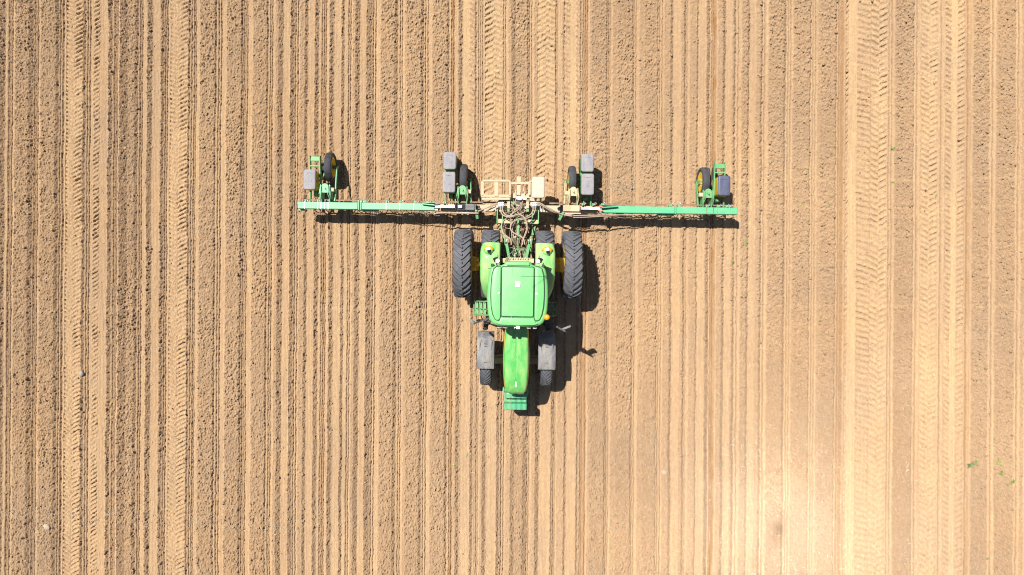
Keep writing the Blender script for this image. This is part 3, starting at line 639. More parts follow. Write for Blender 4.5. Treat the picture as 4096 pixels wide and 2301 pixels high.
# brackets and bolt ends along the rear of the bar
rr = random.Random(3)
for px in (1222, 1271, 1434, 1446, 1460, 1546, 1600, 1660, 1708, 1775, 2330, 2372, 2408, 2680, 2714, 2826, 2872, 2918, 2905):
    bm = bmesh.new(); v = bp(px, ZB + .02, Y0 + .125); box(bm, v, (.045, .07, .15)); 
    cyl(bm, v + Vector((.03, .01, .03)), v + Vector((.10, .035, .05)), .020, 7, 1); cyl(bm, v + Vector((.05, -.02, .06)), v + Vector((.06, .06, .09)), .014, 6, 2)
    finish('shaft_bearing', bm, [G_UNIT, G_TAN, STEEL], PLN, 40, .004)
for a, b_ in ((1240, 1432), (1450, 1760), (1775, 2040), (2195, 2330), (2418, 2700), (2716, 2925)):
    bm = bmesh.new(); tube(bm, [bp(a, ZB + .0, Y0 + .155), bp(b_, ZB + .0, Y0 + .155)], .021, 6); finish('drive_shaft', bm, RUST, PLN, 30)
# wedge ramps and fold knuckles near the cylinders
for px0, px1, mt in ((1690, 1752, G_BEAM), (2468, 2404, G_BEAMR)):
    bm = bmesh.new(); a, b_ = bp(px0, ZB + .11, Y0 + .07), bp(px1, ZB + .15, Y0 + .03); bar(bm, a, b_, .03, .16); a, b_ = bp(px0, ZB + .08, Y0 + .1), bp(px1, ZB + .15, Y0 + .1); bar(bm, a, b_, .012, .12)
    finish('fold_gusset', bm, mt, PLN, 40, .004)
for px, mi in ((1748, 0), (2400, 1)):
    bm = bmesh.new(); v = bp(px, ZB + .18, Y0)
    for dy in (-.055, .055): box(bm, v + Vector((0, dy, -.02)), (.13, .025, .17), None, mi)
    cyl(bm, v + Vector((0, -.11, .02)), v + Vector((0, .11, .02)), .03, 10, 2); box(bm, v + Vector((0, 0, -.12)), (.14, .17, .05), None, mi)
    finish('cylinder_clevis', bm, [BLACK, PAINT_R, STEEL], PLN, 40, .006)
for px0, px1 in ((1763, 1810), (2320, 2388)):
    bm = bmesh.new(); a, b_ = bp(px0, ZB + .01, Y0 - .0), bp(px1, ZB + .01, Y0 - .0); bar(bm, a, b_, .05, .245); a, b_ = bp(px0 + 9, ZB + .045, Y0 + .035), bp(px1 - 9, ZB + .045, Y0 + .035); bar(bm, a, b_, .012, .06, 1); a, b_ = bp(px0 + 9, ZB + .045, Y0 - .065), bp(px1 - 9, ZB + .045, Y0 - .065); bar(bm, a, b_, .012, .04, 1)
    finish('hinge_block', bm, [G_BEAM if px0 < 2000 else G_UNIT, G_TAN], PLN, 40, .006)
# hydraulic cylinders that fold the wings
ZC = ZB + .21
bm = bmesh.new(); cyl(bm, bp(1822, ZC, Y0 + .0), bp(1904, ZC, Y0 + .0), .078, 20)
for p0, p1 in ((1820, 1827), (1899, 1907)): cyl(bm, bp(p0, ZC, Y0), bp(p1, ZC, Y0), .092, 20)
cyl(bm, bp(1907, ZC, Y0), bp(1920, ZC - .02, Y0), .045, 12); cy1 = finish('fold_cylinder', bm, BLACK, PLN, 40)
bm = bmesh.new(); cyl(bm, bp(1752, ZC, Y0), bp(1822, ZC, Y0), .034, 16); finish('piston_rod', bm, ROD, cy1, 40)
bm = bmesh.new(); v0, v1 = bp(1834, ZC, Y0), bp(1850, ZC, Y0); loft(bm, [[(v0.x if s == 0 else v1.x, v0.y + r * math.sin(a), ZC + r * math.cos(a)) for r, a in [(.0795, math.radians(-28 + 56 * k / 6)) for k in range(7)] + [(.076, math.radians(28 - 56 * k / 6)) for k in range(7)]] for s in (0, 1)]); finish('cylinder_label', bm, WHITE, cy1, 40)
cyl_r = coated('dusty_red_cylinder', (.50, .10, .06), 1.05, .7, scale=4, dustcol=(.50, .34, .22))
bm = bmesh.new(); cyl(bm, bp(2250, ZC, Y0), bp(2316, ZC, Y0), .082, 20, 0); cyl(bm, bp(2314, ZC, Y0), bp(2319, ZC, Y0), .088, 20, 1); cyl(bm, bp(2240, ZC, Y0), bp(2250, ZC, Y0), .09, 20, 2); cyl(bm, bp(2232, ZC - .03, Y0 - .03), bp(2241, ZC, Y0), .05, 12, 2)
cy2 = finish('fold_cylinder', bm, [cyl_r, PAINT_R, BLACK], PLN, 40); cy2['label'] = 'dusty red hydraulic cylinder with bright rod'
bm = bmesh.new(); cyl(bm, bp(2318, ZC, Y0), bp(2396, ZC, Y0), .034, 16); finish('piston_rod', bm, ROD, cy2, 40)
bm = bmesh.new(); tube(bm, [bp(1815, ZC - .05, Y0 - .16), bp(1912, ZC - .05, Y0 - .16)], .018, 8); finish('cylinder_pipe', bm, STEEL, PLN, 40)
bm = bmesh.new(); tube(bm, [bp(2250, ZC - .05, Y0 - .13), bp(2322, ZC - .05, Y0 - .13)], .018, 8); finish('cylinder_pipe', bm, G_TAN, PLN, 40)

# row units: seed boxes on a parallel frame with disc openers and press wheels
def lidloops(v, w, l, z, r=.055):
    cx, cy = v.x, v.y
    return [[(x, y, zz) for x, y in rrect(w - d, l - d, max(.01, r - d * .3), 5, cx, cy)] for d, zz in ((.012, z - .085), (0, z - .07), (0, z - .025), (.012, z - .010), (.035, z - .003), (.09, z))]
def row_unit(boxes, rails, y_end, y_front, zr, cross, box_mat, lid_mat, wheels, label=None):
    bm = bmesh.new()
    for x in rails:
        side_plate(bm, [(y_front, zr - .10), (y_front, zr + .03), ((y_front + y_end) / 2, zr + .06), (y_end - .12, zr + .13), (y_end, zr + .16), (y_end, zr + .02), ((y_front + y_end) / 2, zr - .08)], x - .016, x + .016)
    for y, wd in cross: box(bm, ((rails[0] + rails[1]) / 2, y, zr + .08), (abs(rails[1] - rails[0]), wd, .05))
    xm = (rails[0] + rails[1]) / 2
    box(bm, (xm, y_front + .35, .40), (.10, .30, .30)); box(bm, (xm, (y_front + y_end) / 2 + .1, zr - .02), (abs(rails[1] - rails[0]), .06, .10))
    u = finish('row_unit', bm, G_UNIT, PLN, 40, .005)
    if label: u['label'] = label
    for v, w, l, z in boxes:
        bm = bmesh.new(); loft(bm, [[(x, y, zz) for x, y in rrect(w - d, l - d - .02, .05, 4, v.x, v.y)] for d, zz in ((.20, z - .56), (.06, z - .46), (.012, z - .36), (.004, z - .09))]); finish('seed_box', bm, box_mat, u, 40, .015)
        bm = bmesh.new(); loft(bm, lidloops(v, w, l, z)); plate(bm, rrect(w * .30, l * .16, .02, 3, v.x + .01, v.y - .02), z - .01, z + .006); tube(bm, spline([(v.x - w * .22, v.y + l * .30, z + .001), (v.x, v.y + l * .33, z + .004), (v.x + w * .22, v.y + l * .30, z + .001)], 4), .008, 6); ld = finish('box_lid', bm, lid_mat, u, 50)
        bm = bmesh.new(); box(bm, (v.x + w * .5 - .004, v.y - l * .08, z - .06), (.022, .05, .06)); finish('lid_latch', bm, BLACK, u, 40, .004)
    for (x, y, r) in wheels:
        bm = bmesh.new(); lathe_x(bm, [(-.018, .03), (-.03, r * .7), (-.03, r * .92), (0, r), (.03, r * .92), (.03, r * .7), (.018, .03)], 32, (x, y, r * .95)); finish('press_wheel', bm, RUBBER_D, u, 40)
        bm = bmesh.new(); bar(bm, (x, y, r * .95), (x, y - .35, .42), .03, .05); finish('press_arm', bm, G_UNIT, u, 40)
    for sx in (-1, 1):
        bm = bmesh.new(); lathe_x(bm, [(-.004, .02), (-.004, .19), (.004, .19), (.004, .02)], 32, (xm + sx * .025, y_front + .42, .175)); d = finish('opener_disc', bm, STEEL, u, 40)
    return u
ZL = 1.0
def pt(px, py, h): return PL(px, py, h)
def lid(px0, py0, px1, py1, z): a, b_ = PL(px0, py0, z), PL(px1, py1, z); return ((a + b_) / 2, abs(b_.x - a.x), abs(b_.y - a.y), z)
yf = Y0 + .10
# outer left
rx = [PL(1239, 650, .66).x, PL(1279, 650, .66).x]
row_unit([lid(1214, 677, 1261.5, 759, 1.0)], rx, PL(1239, 622, .66).y, yf, .56, [(PL(1250, 635, .66).y, .12), (PL(1250, 664, .66).y, .035)], YEL, LID, [(rx[1] - .06, PL(1274, 672, .3).y - .05, .20), (rx[1] + .03, PL(1284, 672, .3).y - .0, .20)])
rx = [PL(1781, 700, .66).x, PL(1822, 700, .66).x]
row_unit([lid(1770.5, 687, 1820.5, 770.5, 1.0), lid(1774, 607.5, 1823.5, 678, .98)], rx, PL(1790, 622, .66).y, yf, .56, [(PL(1790, 682, .66).y, .06), (PL(1790, 640, .66).y, .1)], G_UNIT, LID, [(rx[1] - .02, PL(1820, 650, .3).y, .20)])
rx = [PL(2327, 700, .66).x, PL(2366, 700, .66).x]
row_unit([lid(2326, 694, 2376, 780, 1.0), lid(2326, 615, 2375, 687.5, .98)], rx, PL(2340, 632, .66).y, yf, .56, [(PL(2340, 691, .66).y, .06), (PL(2340, 650, .66).y, .1)], G_UNIT, LID, [(rx[0] + .0, PL(2326, 660, .3).y, .20)])
rx = [PL(2859, 690, .66).x, PL(2900, 690, .66).x]
row_unit([lid(2873.5, 702, 2922, 783.5, 1.0)], rx, PL(2870, 649, .66).y, yf, .56, [(PL(2880, 665, .66).y, .12), (PL(2880, 691, .66).y, .035)], YEL, LID_B, [(rx[0] - .07, PL(2848, 697, .3).y, .20), (rx[0] + .12, PL(2868, 690, .3).y, .18)], 'row unit with a dark blue grey lid on its yellow seed box')

# support wheels that carry the wings
def support_wheel(px, py, arm_side, R=.41, mat=G_UNIT, steer=0.):
    v = PL(px, py, .82); c_ = PL(px, py, .41); x = v.x; y = c_.y
    bm = bmesh.new(); xb = x + .0
    for sx in (-1, 1): side_plate(bm, [(yf - .02, .62), (yf - .02, .90), (yf + .30, 1.02), (yf + .42, 1.0), (yf + .46, .86), (yf + .30, .62)], xb + sx * .115 - .012, xb + sx * .115 + .012)
    loft(bm, [[(xx, yy, z) for xx, yy in [(xb - .10, yf + .24), (xb + .10, yf + .24)] + [(xb + .10 * math.cos(t), yf + .38 + .11 * math.sin(t)) for t in [math.pi * k / 10 for k in range(11)]]] for z in (.93, .985)])
    box(bm, (xb + arm_side * .17, yf + .33, .86), (.12, .10, .16), None, 1); cyl(bm, (xb, yf + .36, .98), (xb, yf + .36, 1.02), .03, 10); cyl(bm, (xb - .02, yf + .38, 1.005), (xb + .035, yf + .31, 1.005), .012, 8, 2)
    for sx in (-1, 1): tube(bm, [(xb + sx * .12, yf + .46, .98), (xb + sx * .15, yf + .2, 1.0), (xb + sx * .13, yf + .05, .93), (xb + sx * .09, yf + .2, 1.03), (xb + sx * .10, yf + .42, 1.02)], .010, 6)
    box(bm, (xb, yf + .03, .66), (.22, .10, .10))
    br_ = finish('wheel_bracket', bm, [mat, G_TAN, BLACK], PLN, 40, .004)
    bm = bmesh.new(); bar(bm, (x + arm_side * .235, yf + .02, .80), (x + arm_side * .19, y - .02, .46), .035, .10, 0, .8); cyl(bm, (x + arm_side * .22, y, .415), (x - arm_side * .05, y, .415), .05, 14, 1); cyl(bm, (x + arm_side * .24, yf + .33, .80), (x, yf + .33, .80), .04, 12)
    finish('wheel_arm', bm, [mat, G_CHASS], br_, 40, .005)
    hub = bpy.data.objects.new('wheel_hub', None); bpy.data.objects.remove(hub)
    t_ = rib_tyre(R, .20, 'tyre', br_, RUBBER_D, .285); t_.location = (x, y, R - .005); t_.rotation_euler.z = steer
    r_ = dish_rim(.285, .17, 'rim', br_, YEL, arm_side * -.03, 6, arm_side * .065); r_.location = (x, y, R - .005); r_.rotation_euler.z = steer
support_wheel(1307, 669, 1, .41, G_BEAM); support_wheel(1852, 718, 1, .425, G_UNIT); support_wheel(2292, 725, -1, .42, G_DUSTY); support_wheel(2827, 730, -1, .415, G_UNIT)

# rack and single dusty seed box over the middle
def q(zx, zy, h): return PL(1890 + zx / 6.44, 690 + zy / 6.44, h)
bm = bmesh.new(); zt = 1.10
loop = [(255, 600), (255, 250), (285, 220), (940, 220), (970, 250), (970, 600)]
tube(bm, [q(x, y, zt) for x, y in loop], .036, 8); tube(bm, [q(232, 600, zt - .02), q(985, 600, zt - .02)], .030, 8)
tube(bm, [q(1000, 272, zt), q(1450, 272, zt), q(1500, 235, zt), q(1570, 235, zt)], .030, 8); tube(bm, [q(1470, 260, zt), q(1462, 590, zt - .04)], .034, 8)
a, b_ = q(612, 205, zt + .0), q(612, 610, zt + .0); bar(bm, a, b_, .10, .02)
a, b_ = q(1195, 105, zt - .05), q(1188, 580, zt - .05); bar(bm, a, b_, .098, .02); cyl(bm, q(1195, 122, zt - .037), q(1195, 122, zt - .03), .012, 8, 1)
a, b_ = q(240, 682, zt - .06), q(960, 682, zt - .06); bar(bm, a, b_, .055, .05)
for x in (252, 966): a, b_ = q(x, 610, zt - .03), q(x, 770, ZB + .05); bar(bm, a, b_, .06, .06)
a, b_ = q(1000, 605, .95), q(1560, 610, .95); bar(bm, a, b_, .12, .10); a, b_ = q(1470, 690, .95), q(1640, 720, .93); bar(bm, a, b_, .08, .08)
for x in (1030, 1420, 1500): a, b_ = q(x, 620, .93), q(x, 800, ZB - .02); bar(bm, a, b_, .07, .08)
for x in (420, 812): tube(bm, [q(x, 215, zt), q(x, 175, zt + .02), q(x + 4, 118, zt + .05)], .010, 6, 1)
finish('box_rack', bm, [G_TAN, STEEL], PLN, 40)
bm = bmesh.new(); v, w_, l_, z_ = lid(2128.5, 706.5, 2178.5, 792.5, 1.24)
loft(bm, [[(x, y, zz) for x, y in rrect(w_ - d, l_ - d - .02, .05, 4, v.x, v.y)] for d, zz in ((.20, .84), (.08, .92), (.05, 1.05), (.03, 1.15))]); sb = finish('seed_box', bm, G_TAN, PLN, 40); sb['label'] = 'single seed box coated in tan dust'
bm = bmesh.new(); loft(bm, lidloops(v, w_, l_, 1.24)); finish('box_lid', bm, LID_T, sb, 50)
bm = bmesh.new()
for dx in (-.06, .08): bar(bm, (v.x + dx, v.y - .18, .90), (v.x + dx, yf - .02, .84), .05, .06)
box(bm, (v.x, v.y - .1, .86), (.25, .3, .06)); finish('box_stand', bm, G_DUSTY, sb, 40, .005)
# centre mast brackets, valves and wiring
for x, y0_, y1_ in ((932, 745, 1025), (1418, 740, 1020)):
    bm = bmesh.new(); a, b_ = q(x, y0_, 1.02), q(x, y1_, 1.02); bar(bm, a, b_, .075, .10, 0); a, b_ = q(x, y0_ + 20, 1.08), q(x, y1_ - 90, 1.08); bar(bm, a, b_, .072, .05, 1); box(bm, (a + b_) / 2 - Vector((0, .05, .25)), (.06, .18, .35)); finish('mast_bracket', bm, [G_UNIT, G_TAN], PLN, 40, .008)
for x, y in ((730, 822), (1575, 822)):
    bm = bmesh.new(); c_ = q(x, y, 1.03)
    for k in range(3):
        box(bm, c_ + Vector(((k - 1) * .055, 0, 0)), (.046, .11, .10)); cyl(bm, c_ + Vector(((k - 1) * .055, -.03, .05)), c_ + Vector(((k - 1) * .055, -.09, .05)), .018, 8, 1); cyl(bm, c_ + Vector(((k - 1) * .055, .02, .05)), c_ + Vector(((k - 1) * .055, .02, .075)), .014, 8, 1)
    box(bm, c_ + Vector((0, -.01, -.03)), (.17, .06, .06), None, 1); finish('valve_block', bm, [WHITE, STEEL], PLN, 40, .006)
bm = bmesh.new(); c_ = q(1215, 665, 1.12); loft(bm, [[(c_.x + r * 1.1 * math.cos(2 * math.pi * k / 16), c_.y + r * .75 * math.sin(2 * math.pi * k / 16), z) for k in range(16)] for z, r in ((1.02, .085), (1.12, .09), (1.17, .07), (1.185, .02))]); box(bm, c_ + Vector((.13, -.01, -.03)), (.11, .045, .04)); box(bm, c_ + Vector((0, -.10, -.1)), (.14, .10, .10), None, 1); box(bm, c_ + Vector((-.06, .10, -.12)), (.07, .08, .10), None, 1)
for (dx, dy, l) in ((.10, .20, .14), (.13, .12, .1), (-.12, .12, .16)): bar(bm, c_ + Vector((dx, dy, -.05)), c_ + Vector((dx + .015, dy + l * .9, -.02)), .04, .015, 2, .2)
finish('control_motor', bm, [WHITE, BLACK, G_TAN], PLN, 40, .004)
bm = bmesh.new(); rr = random.Random(9)
for k in range(52):
    c_ = q(rr.uniform(960, 1400), rr.uniform(790, 1010), rr.uniform(.92, 1.05)); mi = rr.choice((0, 1, 2, 1, 3, 3))
    if k % 2: box(bm, c_, (rr.uniform(.03, .10), rr.uniform(.03, .09), rr.uniform(.03, .09)), Matrix.Rotation(rr.uniform(0, 1.5), 3, 'Z'), mi)
    else: cyl(bm, c_, c_ + Vector((rr.uniform(-.05, .05), rr.uniform(-.09, .09), .01)), rr.uniform(.010, .025), 8, mi)
finish('center_fittings', bm, [G_TAN, BLACK, G_UNIT, RUST], PLN, 40)
for x, y, dz in ((600, 930, 0), (1745, 930, 0), (1815, 940, 0)):
    bm = bmesh.new(); tube(bm, [q(x, y - 80, .98), q(x, y - 60, 1.0), q(x, y + 70, 1.0), q(x, y + 90, .9)], .012, 6); finish('u_bolt', bm, STEEL, PLN, 40)
for pts in ([(100, 990), (112, 1080), (125, 1185)], [(2330, 1050), (2290, 1120), (2235, 1220)]):
    bm = bmesh.new(); a, b_ = q(*pts[0], .95), q(*pts[2], .86); bar(bm, a, b_, .075, .09); cyl(bm, a + Vector((0, 0, .04)), a + Vector((0, 0, .10)), .035, 10); finish('latch_arm', bm, G_UNIT, PLN, 40, .006)
# hitch frame in front of the bar
bm = bmesh.new(); a, b_ = PL(1990, 885.5, .88), PL(2152, 889, .88); bar(bm, a, b_, .12, .155, 0)
hf = finish('hitch_frame', bm, G_DUSTY, PLN, 40, .012)
for x, mt in ((1989, 0), (2010, 0), (2129, 0), (2153, 0)):
    bm = bmesh.new(); a = PL(x, 884, .84); side_plate(bm, [(a.y - .09, .55), (a.y - .09, 1.0), (a.y + .06, 1.0), (Y0 - .05, .95), (Y0 - .05, .70), (a.y + .02, .55)], a.x - .014, a.x + .014); finish('hitch_plate', bm, G_UNIT, hf, 40, .004)
for (x0, y0_, x1, y1_) in ((1130, 1040, 1150, 1240), (1255, 1020, 1190, 1130)):
    bm = bmesh.new(); bar(bm, q(x0, y0_, 1.05), q(x1, y1_, 1.02), .035, .05); finish('hitch_strut', bm, G_UNIT, hf, 40)
bm = bmesh.new()
for dx in (-.03, .03): a = q(1190 + dx * 900, 1200, 1.0); box(bm, a, (.022, .24, .18))
cyl(bm, q(1150, 1215, 1.06), q(1240, 1215, 1.06), .022, 10); finish('top_link_clevis', bm, G_UNIT, hf, 40, .005)
# seed discharge and row cleaner ironwork hanging under the bar: it throws the ragged shadow
for px in (1300, 1340, 1400, 1500, 1580, 1650, 1720, 1790, 1850, 1930, 1990, 2150, 2230, 2290, 2350, 2420, 2560, 2690, 2800, 2880, 2910):
    bm = bmesh.new(); v = bp(px, ZB, Y0); rr2 = random.Random(px); d = rr2.uniform(-.03, .06)
    bar(bm, v + Vector((0, d, -.09)), v + Vector((rr2.uniform(-.05, .05), d + rr2.uniform(-.08, .02), -.36)), .05, .03); bar(bm, v + Vector((-.05, d - .06, -.15)), v + Vector((.06, d - .03, -.30)), .03, .03); finish('hanger_iron', bm, G_CHASS, PLN, 40, .004)
# hoses and cables
def hose(pts, r=.017, mt=HOSE, f=q, nm='hydraulic_hose'):
    bm = bmesh.new(); tube(bm, spline([f(*p) for p in pts], 7), r, 8); return finish(nm, bm, mt, PLN, 60)
hose([(720, 880, 1.06), (725, 1000, 1.12), (800, 1110, 1.20), (980, 1150, 1.28), (1200, 1090, 1.34), (1340, 1170, 1.36), (1400, 1350, 1.36), (1440, 1560, 1.36)], .018)
hose([(770, 880, 1.06), (775, 980, 1.14), (850, 1090, 1.22), (1010, 1120, 1.30), (1180, 1075, 1.36)], .017)
hose([(1555, 890, 1.06), (1560, 960, 1.12), (1500, 1080, 1.20), (1350, 1165, 1.30), (1180, 1200, 1.36), (1050, 1280, 1.38), (1005, 1400, 1.38)], .018)
hose([(1610, 890, 1.06), (1615, 970, 1.12), (1550, 1110, 1.20), (1380, 1190, 1.32), (1210, 1225, 1.38)], .018)
def s(zx, zy, h): return PL(1930 + zx / 8.04, 880 + zy / 8.04, h)
hose([(1120, 0, 1.36), (990, 60, 1.40), (905, 200, 1.42), (930, 350, 1.44), (1060, 450, 1.46), (1230, 530, 1.48), (1330, 640, 1.50), (1355, 790, 1.50)], .020, HOSE, s)
hose([(1400, 0, 1.34), (1430, 150, 1.40), (1420, 300, 1.43), (1360, 470, 1.46), (1300, 640, 1.49), (1285, 800, 1.50)], .015, HOSE, s)
hose([(1450, 190, 1.40), (1440, 320, 1.43), (1380, 500, 1.46), (1310, 640, 1.50), (1240, 880, 1.5)], .010, HOSE, s)
hose([(720, -10, 1.25), (640, 80, 1.32), (612, 220, 1.38), (660, 400, 1.42), (740, 540, 1.46), (860, 580, 1.50), (920, 680, 1.52), (925, 800, 1.50)], .020, HOSE, s)
hose([(735, -10, 1.20), (665, 90, 1.28), (640, 240, 1.34), (690, 420, 1.4), (790, 560, 1.44)], .012, HOSE, s)
hose([(890, 0, 1.2), (905, 200, 1.3), (935, 420, 1.38), (950, 600, 1.42), (965, 760, 1.46)], .011, HOSE, s)
hose([(935, 0, 1.2), (960, 260, 1.34), (985, 420, 1.38), (1010, 600, 1.45)], .013, HOSE, s)
hose([(720, 110, 1.1), (700, 200, 1.15), (760, 260, 1.18), (900, 285, 1.2)], .009, HOSE, s)
hose([(1050, 60, 1.1), (1000, 170, 1.2), (970, 300, 1.24)], .009, HOSE, s)
hose([(1000, 960, 1.5), (900, 1080, 1.62), (800, 1190, 1.76), (735, 1310, 1.9), (725, 1370, 2.2)], .008, HOSE_D, s, 'signal_cable')
hose([(1010, 985, 1.5), (920, 1070, 1.62), (840, 1150, 1.76), (775, 1250, 1.9)], .007, HOSE, s, 'signal_cable')
for pts, r in (([(1245, 780, 1.1), (1200, 880, 1.15), (1120, 950, 1.18), (1040, 1040, 1.2), (960, 1110, 1.22), (870, 1180, 1.28), (790, 1260, 1.32), (760, 1350, 1.34)], .012), ([(1265, 780, 1.1), (1240, 880, 1.14), (1180, 960, 1.18), (1090, 1020, 1.2), (1010, 1090, 1.24), (950, 1180, 1.26)], .012), ([(1280, 790, 1.1), (1270, 900, 1.14), (1210, 980, 1.18)], .011), ([(1120, 480, 1.05), (1130, 640, 1.1), (1090, 760, 1.1), (1040, 840, 1.1)], .014), ([(1150, 880, 1.12), (1110, 960, 1.16), (1095, 1100, 1.2), (1100, 1200, 1.2)], .008), ([(975, 1060, 1.16), (985, 1200, 1.24), (1010, 1300, 1.28)], .009)):
    hose(pts, r)
hose([(640, 790, 1.05), (540, 820, 1.06), (440, 880, 1.08), (300, 940, 1.08), (140, 1005, 1.05)], .017); hose([(660, 800, 1.05), (540, 850, 1.10), (440, 930, 1.12), (360, 990, 1.1), (260, 1025, 1.05)], .018); hose([(600, 885, 1.0), (500, 930, 1.05), (390, 985, 1.05)], .013)
hose([(1640, 770, 1.05), (1740, 790, 1.08), (1860, 860, 1.10), (2000, 940, 1.10), (2140, 1010, 1.06), (2300, 1080, 1.0), (2560, 1130, 1.0)], .017); hose([(1640, 790, 1.05), (1760, 840, 1.05), (1900, 920, 1.05), (2060, 1010, 1.02), (2250, 1060, 1.0), (2580, 1100, 1.0)], .015); hose([(1700, 760, 1.02), (1800, 830, 1.02), (1930, 900, 1.02), (2060, 960, 1.0)], .013)
def wl(px, dy, z): return bp(px, z, Y0 + dy)
hose([(1735, -.20, .92), (1760, -.17, .97), (1812, -.165, .98), (1860, -.17, .99), (1915, -.165, 1.0)], .022, HOSE, wl); hose([(1560, -.12, .80), (1640, -.14, .85), (1700, -.165, .9), (1740, -.19, .92)], .013, HOSE_D, wl)
hose([(2286, -.20, .95), (2330, -.185, .98), (2400, -.17, .95), (2460, -.15, .88), (2560, -.13, .82)], .016, HOSE, wl); hose([(2290, -.235, .9), (2340, -.23, .95), (2420, -.19, .9), (2480, -.15, .85)], .014, HOSE, wl)
for px in range(1250, 2900, 66):
    if 1900 < px < 2230: continue
    hose([(px, -.12, .66), (px + 16, -.17, .50), (px + 30, -.05, .46), (px + 50, -.14, .50), (px + 66, -.12, .66)], .012, HOSE_D, wl, 'seed_tube')

rr = random.Random(21)
for k in range(16):
    x0, y0_, x1, y1_ = rr.uniform(1000, 1330), rr.uniform(820, 1000), rr.uniform(820, 1450), rr.uniform(1080, 1320)
    hose([(x0, y0_, 1.05), ((x0 * 2 + x1) / 3 + rr.uniform(-90, 90), (y0_ * 2 + y1_) / 3, 1.16), ((x0 + 2 * x1) / 3 + rr.uniform(-90, 90), (y0_ + 2 * y1_) / 3, 1.15), (x1, y1_, .98)], rr.uniform(.007, .014), rr.choice((HOSE, HOSE_D, HOSE_D, RUST)))
for k in range(10):
    x0, x1 = rr.uniform(880, 1400), rr.uniform(850, 1350); hose([(x0, 60, .95), ((x0 + x1) / 2 + rr.uniform(-120, 120), 330, 1.15), (x1 * .9 + x0 * .1, 560, 1.2), (x1, 820, 1.35)], rr.uniform(.006, .012), rr.choice((HOSE_D, HOSE_D, HOSE)), s)
# ---------------------------------------------------------------- small things on the field
GREEN_L = []
for nm, c in (('weed_leaf', (.11, .19, .03)), ('weed_leaf_yellow', (.24, .27, .05)), ('weed_leaf_dark', (.05, .14, .025))):
    m_, nt_, b_ = new_mat(nm); n_ = noise(nt_, 40, 3); tc_ = nt_.nodes.new('ShaderNodeTexCoord'); link(nt_, tc_.outputs['Object'], n_.inputs['Vector'])
    link(nt_, mix(nt_, n_.outputs['Fac'], tuple(x * .7 for x in c), tuple(x * 1.3 for x in c)), b_.inputs['Base Color']); b_.inputs['Roughness'].default_value = .6; GREEN_L.append(m_)
def weed(px, py, size, kind, label, n=12, stretch=1., ang=0.):
    p = P(px, py); z = ground_z(p.x, p.y); rr = random.Random(int(px * 7 + py)); bm = bmesh.new()
    for k in range(n):
        a = rr.uniform(0, 6.28); L = size * rr.uniform(.45, 1.); w = L * rr.uniform(.22, .4); e = rr.uniform(.15, .9)
        ox, oy = rr.uniform(-.5, .5) * size * stretch, rr.uniform(-.35, .35) * size
        ox, oy = ox * math.cos(ang) - oy * math.sin(ang), ox * math.sin(ang) + oy * math.cos(ang)
        d = Vector((math.cos(a), math.sin(a), 0)); sd = Vector((-d.y, d.x, 0)); prev = None
        for t, ww, hh in ((0, .25, 0), (.35, 1, e * .35), (.7, .8, e * .45), (1., .08, e * .35)):
            c_ = Vector((ox, oy, .01)) + d * L * t + Vector((0, 0, hh * L))
            r_ = [bm.verts.new(c_ + sd * w * ww * .5), bm.verts.new(c_ + Vector((0, 0, -.12 * w * ww))), bm.verts.new(c_ - sd * w * ww * .5)]
            if prev:
                for i in (0, 1): bm.faces.new((prev[i], prev[i + 1], r_[i + 1], r_[i]))
            prev = r_
    o = finish('weed', bm, GREEN_L[kind], None, 60); o.location = (p.x, p.y, z - .005); o['label'] = label; o['category'] = 'weed'; o['group'] = 'green weeds scattered on the soil'
